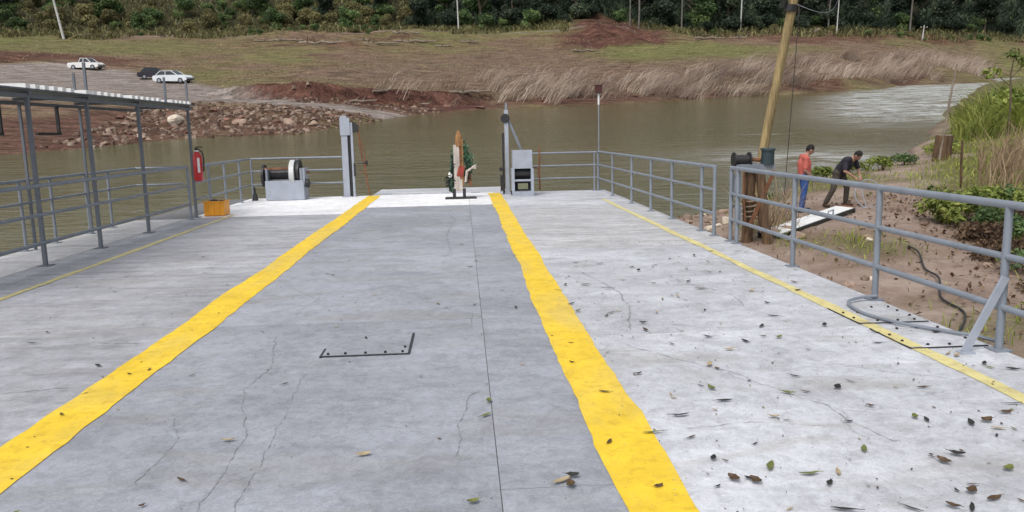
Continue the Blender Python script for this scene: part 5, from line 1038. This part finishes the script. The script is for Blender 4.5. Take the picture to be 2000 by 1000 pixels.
# ------------------------------------------------------------------ near vegetation
def clump_mesh(seed, n, rad, h0, h1, mat, wd, lean=(0.1, 0), tc=0.5, spread=0.3, bend=0.5):
    rg = np.random.default_rng(seed); a_ = rg.random(n) * 6.28; r_ = rad * rg.random(n) ** 0.7
    return blades('blades', np.stack([r_ * np.cos(a_), r_ * np.sin(a_), np.full(n, -0.1)], 1), rg.uniform(h0, h1, n) * (1.1 - 0.4 * r_ / rad), lean, wd, M[mat], rg, tc, spread, bend)
GC = [clump_mesh(500 + i, 520, 1.25, 1.0, 2.3, 'grass', 0.05) for i in range(3)]
for i, (x, y, s) in enumerate([(23.4, 34.6, 0.75), (24.4, 36.2, 0.85), (25.4, 37.6, 0.9), (25.6, 35.4, 0.95), (25.8, 38.0, 1.1), (27.0, 36.0, 1.1), (28.2, 39.6, 1.2), (29.2, 37.4, 1.2), (30.5, 41.5, 1.2), (31.2, 38.8, 1.3), (33.0, 43.0, 1.3), (32.5, 36.5, 1.3), (34.8, 40.5, 1.3)]):
    o = thing('grass_clump', 'tall bright green grass clump on the river edge, ' + ('next to the square stump' if x < 25 else 'around the sapling' if x < 27.5 else 'beyond the sapling'), 'grass', T((x, y, nz(x, y))) @ Matrix.Rotation(i * 1.3, 4, 'Z') @ Matrix.Scale(s, 4), 'tall grass clumps on the river edge')
    link('blades', GC[i % 3], o)
def shrub_kind(seed, hh, rx, mat, n, size):
    rg = np.random.default_rng(seed); lobes = []
    for k in range(8):
        a_ = rg.uniform(0, 6.28); rad = rx * rg.uniform(0.1, 0.75); s = rx * rg.uniform(0.25, 0.45); lobes.append(((rad * math.cos(a_), rad * math.sin(a_), hh * rg.uniform(0.25, 0.85)), (s, s, s * 0.7)))
    m = MB()
    for k in range(6):
        L = lobes[k][0]; m.tube([(0, 0, -0.1), (L[0] * 0.5, L[1] * 0.5, L[2] * 0.6), L], [0.018, 0.012, 0.005], 5)
    return m.mesh('stem', M['bark'], True), leaf_cloud('foliage', lobes, n, size, M[mat], rg, 0.2)
SB = [shrub_kind(600, 0.75, 0.8, 'leaf_bright', 900, 0.075), shrub_kind(601, 0.6, 0.75, 'leaf_bright', 800, 0.07), shrub_kind(602, 0.55, 0.7, 'leaf_mid', 800, 0.06), shrub_kind(603, 0.45, 0.7, 'litter', 700, 0.06)]
for i, (x, y, k, s) in enumerate([(10.7, 17.0, 0, 1.0), (11.3, 17.6, 1, 1.0), (11.9, 17.0, 0, 0.9), (12.6, 17.8, 1, 1.1), (13.4, 18.2, 2, 1.1), (11.4, 16.2, 2, 0.9), (12.4, 16.2, 3, 1.0), (10.6, 15.2, 3, 1.0), (11.5, 15.0, 2, 1.0), (10.0, 14.0, 3, 0.9),
        (10.9, 13.8, 3, 1.1), (11.7, 13.6, 1, 1.1), (9.8, 12.6, 2, 0.9), (10.6, 12.5, 1, 1.1), (9.4, 11.6, 3, 0.8), (10.2, 11.2, 2, 1.0), (9.0, 10.4, 3, 0.8), (9.7, 10.0, 1, 1.0), (12.4, 14.8, 1, 1.2), (13.2, 16.0, 2, 1.2), (12.2, 25.8, 1, 0.8), (13.8, 27.2, 1, 0.8), (15.6, 28.5, 1, 0.9), (17.2, 29.8, 2, 0.9), (19.6, 31.4, 1, 1.0), (25.0, 36.3, 1, 2.0), (26.6, 37.2, 0, 2.2), (28.0, 38.2, 1, 2.4), (27.0, 39.0, 0, 2.3), (29.6, 40.0, 2, 2.4), (8.4, 21.2, 2, 0.7), (7.9, 20.6, 1, 0.6)]):
    side = 'growing among the tall river-edge grass' if x > 24 else 'right of the soil path' if y < 19 and x > 9 else 'on the near water edge behind the workers'
    kindn = ('bright green leafy shrub ', 'low bright green bush ', 'dull green low bush ', 'brown withered low bush ')[k]
    plant_tree(SB[k], x, y, nz(x, y) - 0.03, s, i * 1.1, kindn + side, 'shrub', 'shrub', 'low shrubs on the near bank')
# sapling whose leafy top shows above the tall grass
sp = thing('sapling', 'slender leafy sapling rising above the tall green grass', 'tree', T((24.7, 34.6, nz(24.7, 34.6))) @ Matrix.Scale(0.9, 4))
part('trunk', MB().tube([(0, 0, -0.2), (-0.1, 0, 1.5), (-0.3, 0, 3.0), (-0.2, 0, 4.2)], [0.06, 0.05, 0.04, 0.015], 7).tube([(-0.3, 0, 2.8), (0.5, 0.1, 3.6), (1.3, 0.2, 4.4)], [0.03, 0.02, 0.01], 6).tube([(-0.2, 0, 2.4), (-0.9, 0.1, 3.0), (-1.3, 0.1, 3.2)], [0.03, 0.02, 0.01], 6), M['bark'], sp, True)
link('crown', leaf_cloud('crown', [((1.2, 0.2, 4.4), (0.55, 0.4, 0.4)), ((0.4, 0, 3.7), (0.5, 0.4, 0.35)), ((-0.3, 0, 4.0), (0.35, 0.3, 0.3)), ((-1.2, 0.1, 3.1), (0.5, 0.4, 0.3)), ((1.9, 0.2, 4.6), (0.6, 0.4, 0.35)), ((0.9, 0, 4.0), (0.3, 0.3, 0.3))], 620, 0.13, M['leaf_bright'], np.random.default_rng(9), 0.1), sp)
# dry reeds right of the path, short grass, litter
n = 5200; x = nr.uniform(13.2, 27, n); y = nr.uniform(18.5, 31, n); ok = (x > 0.672 * y + 0.1) & (fbm(x, y, 0.5, 3, 90) > -0.3) & (y < 28); x, y = x[ok], y[ok]; n = len(x)
me = blades('near_dry_reeds', np.stack([x, y, near_z(x, y) - 0.03], 1), nr.uniform(0.5, 1.75, n), (0.12, 0), 0.035, M['reed_near'], nr, 0.45, 0.25, 0.4)
o = link('near_dry_reeds', me); struct(o, 'stuff'); tag(o, 'standing dry brown reeds right of the soil path', 'reeds')
n = 90000; x = nr.uniform(4.5, 30, n); y = nr.uniform(6, 40, n); gm_ = near_green(x, y); ok = (nr.random(n) < gm_ * 0.75) & (near_z(x, y) > WATER + 0.12); x, y = x[ok], y[ok]; n = len(x)
me = blades('bank_grass', np.stack([x, y, near_z(x, y) - 0.01], 1), nr.uniform(0.06, 0.28, n), (0, 0), 0.022, M['grass'], nr, 0.5, 0.5, 0.5)
o = link('bank_grass', me); struct(o, 'stuff'); tag(o, 'short green grass patches on the near bank', 'grass')
n = 9000; x = nr.uniform(5, 14, n); y = nr.uniform(6, 22, n); ok = nr.random(n) < (0.12 + 0.8 * np.exp(-((x - 9.9 - 0.3 * (y - 13)) / 1.0) ** 2)); x, y = x[ok], y[ok]; n = len(x)
p = np.stack([x, y, near_z(x, y) + 0.02 + nr.random(n) * 0.05], 1); a_ = nr.random(n) * 6.28; s = nr.uniform(0.02, 0.065, n)
u = np.stack([np.cos(a_) * s, np.sin(a_) * s, nr.normal(size=n) * 0.02], 1); w_ = np.stack([-np.sin(a_) * s * 0.5, np.cos(a_) * s * 0.5, nr.normal(size=n) * 0.02], 1)
o = link('leaf_litter', quads_mesh('leaf_litter', np.stack([p - u, p + w_, p + u, p - w_], 1), M['litter'], nr.random(n))); struct(o, 'stuff'); tag(o, 'brown leaf litter and twigs on the near soil', 'leaf litter')
TW = clump_mesh(700, 60, 0.5, 0.5, 1.5, 'reed_near', 0.022, (0.25, 0), 0.7, 0.4, 0.2)
for (x, y) in [(7.0, 17.6), (7.6, 18.4), (6.7, 17.0)]:
    o = thing('dry_weed', 'pale dry weed stalks between mooring timbers and the standing person', 'weed', T((x, y, nz(x, y))), 'dry weeds behind the mooring timbers'); link('stalks', TW, o)
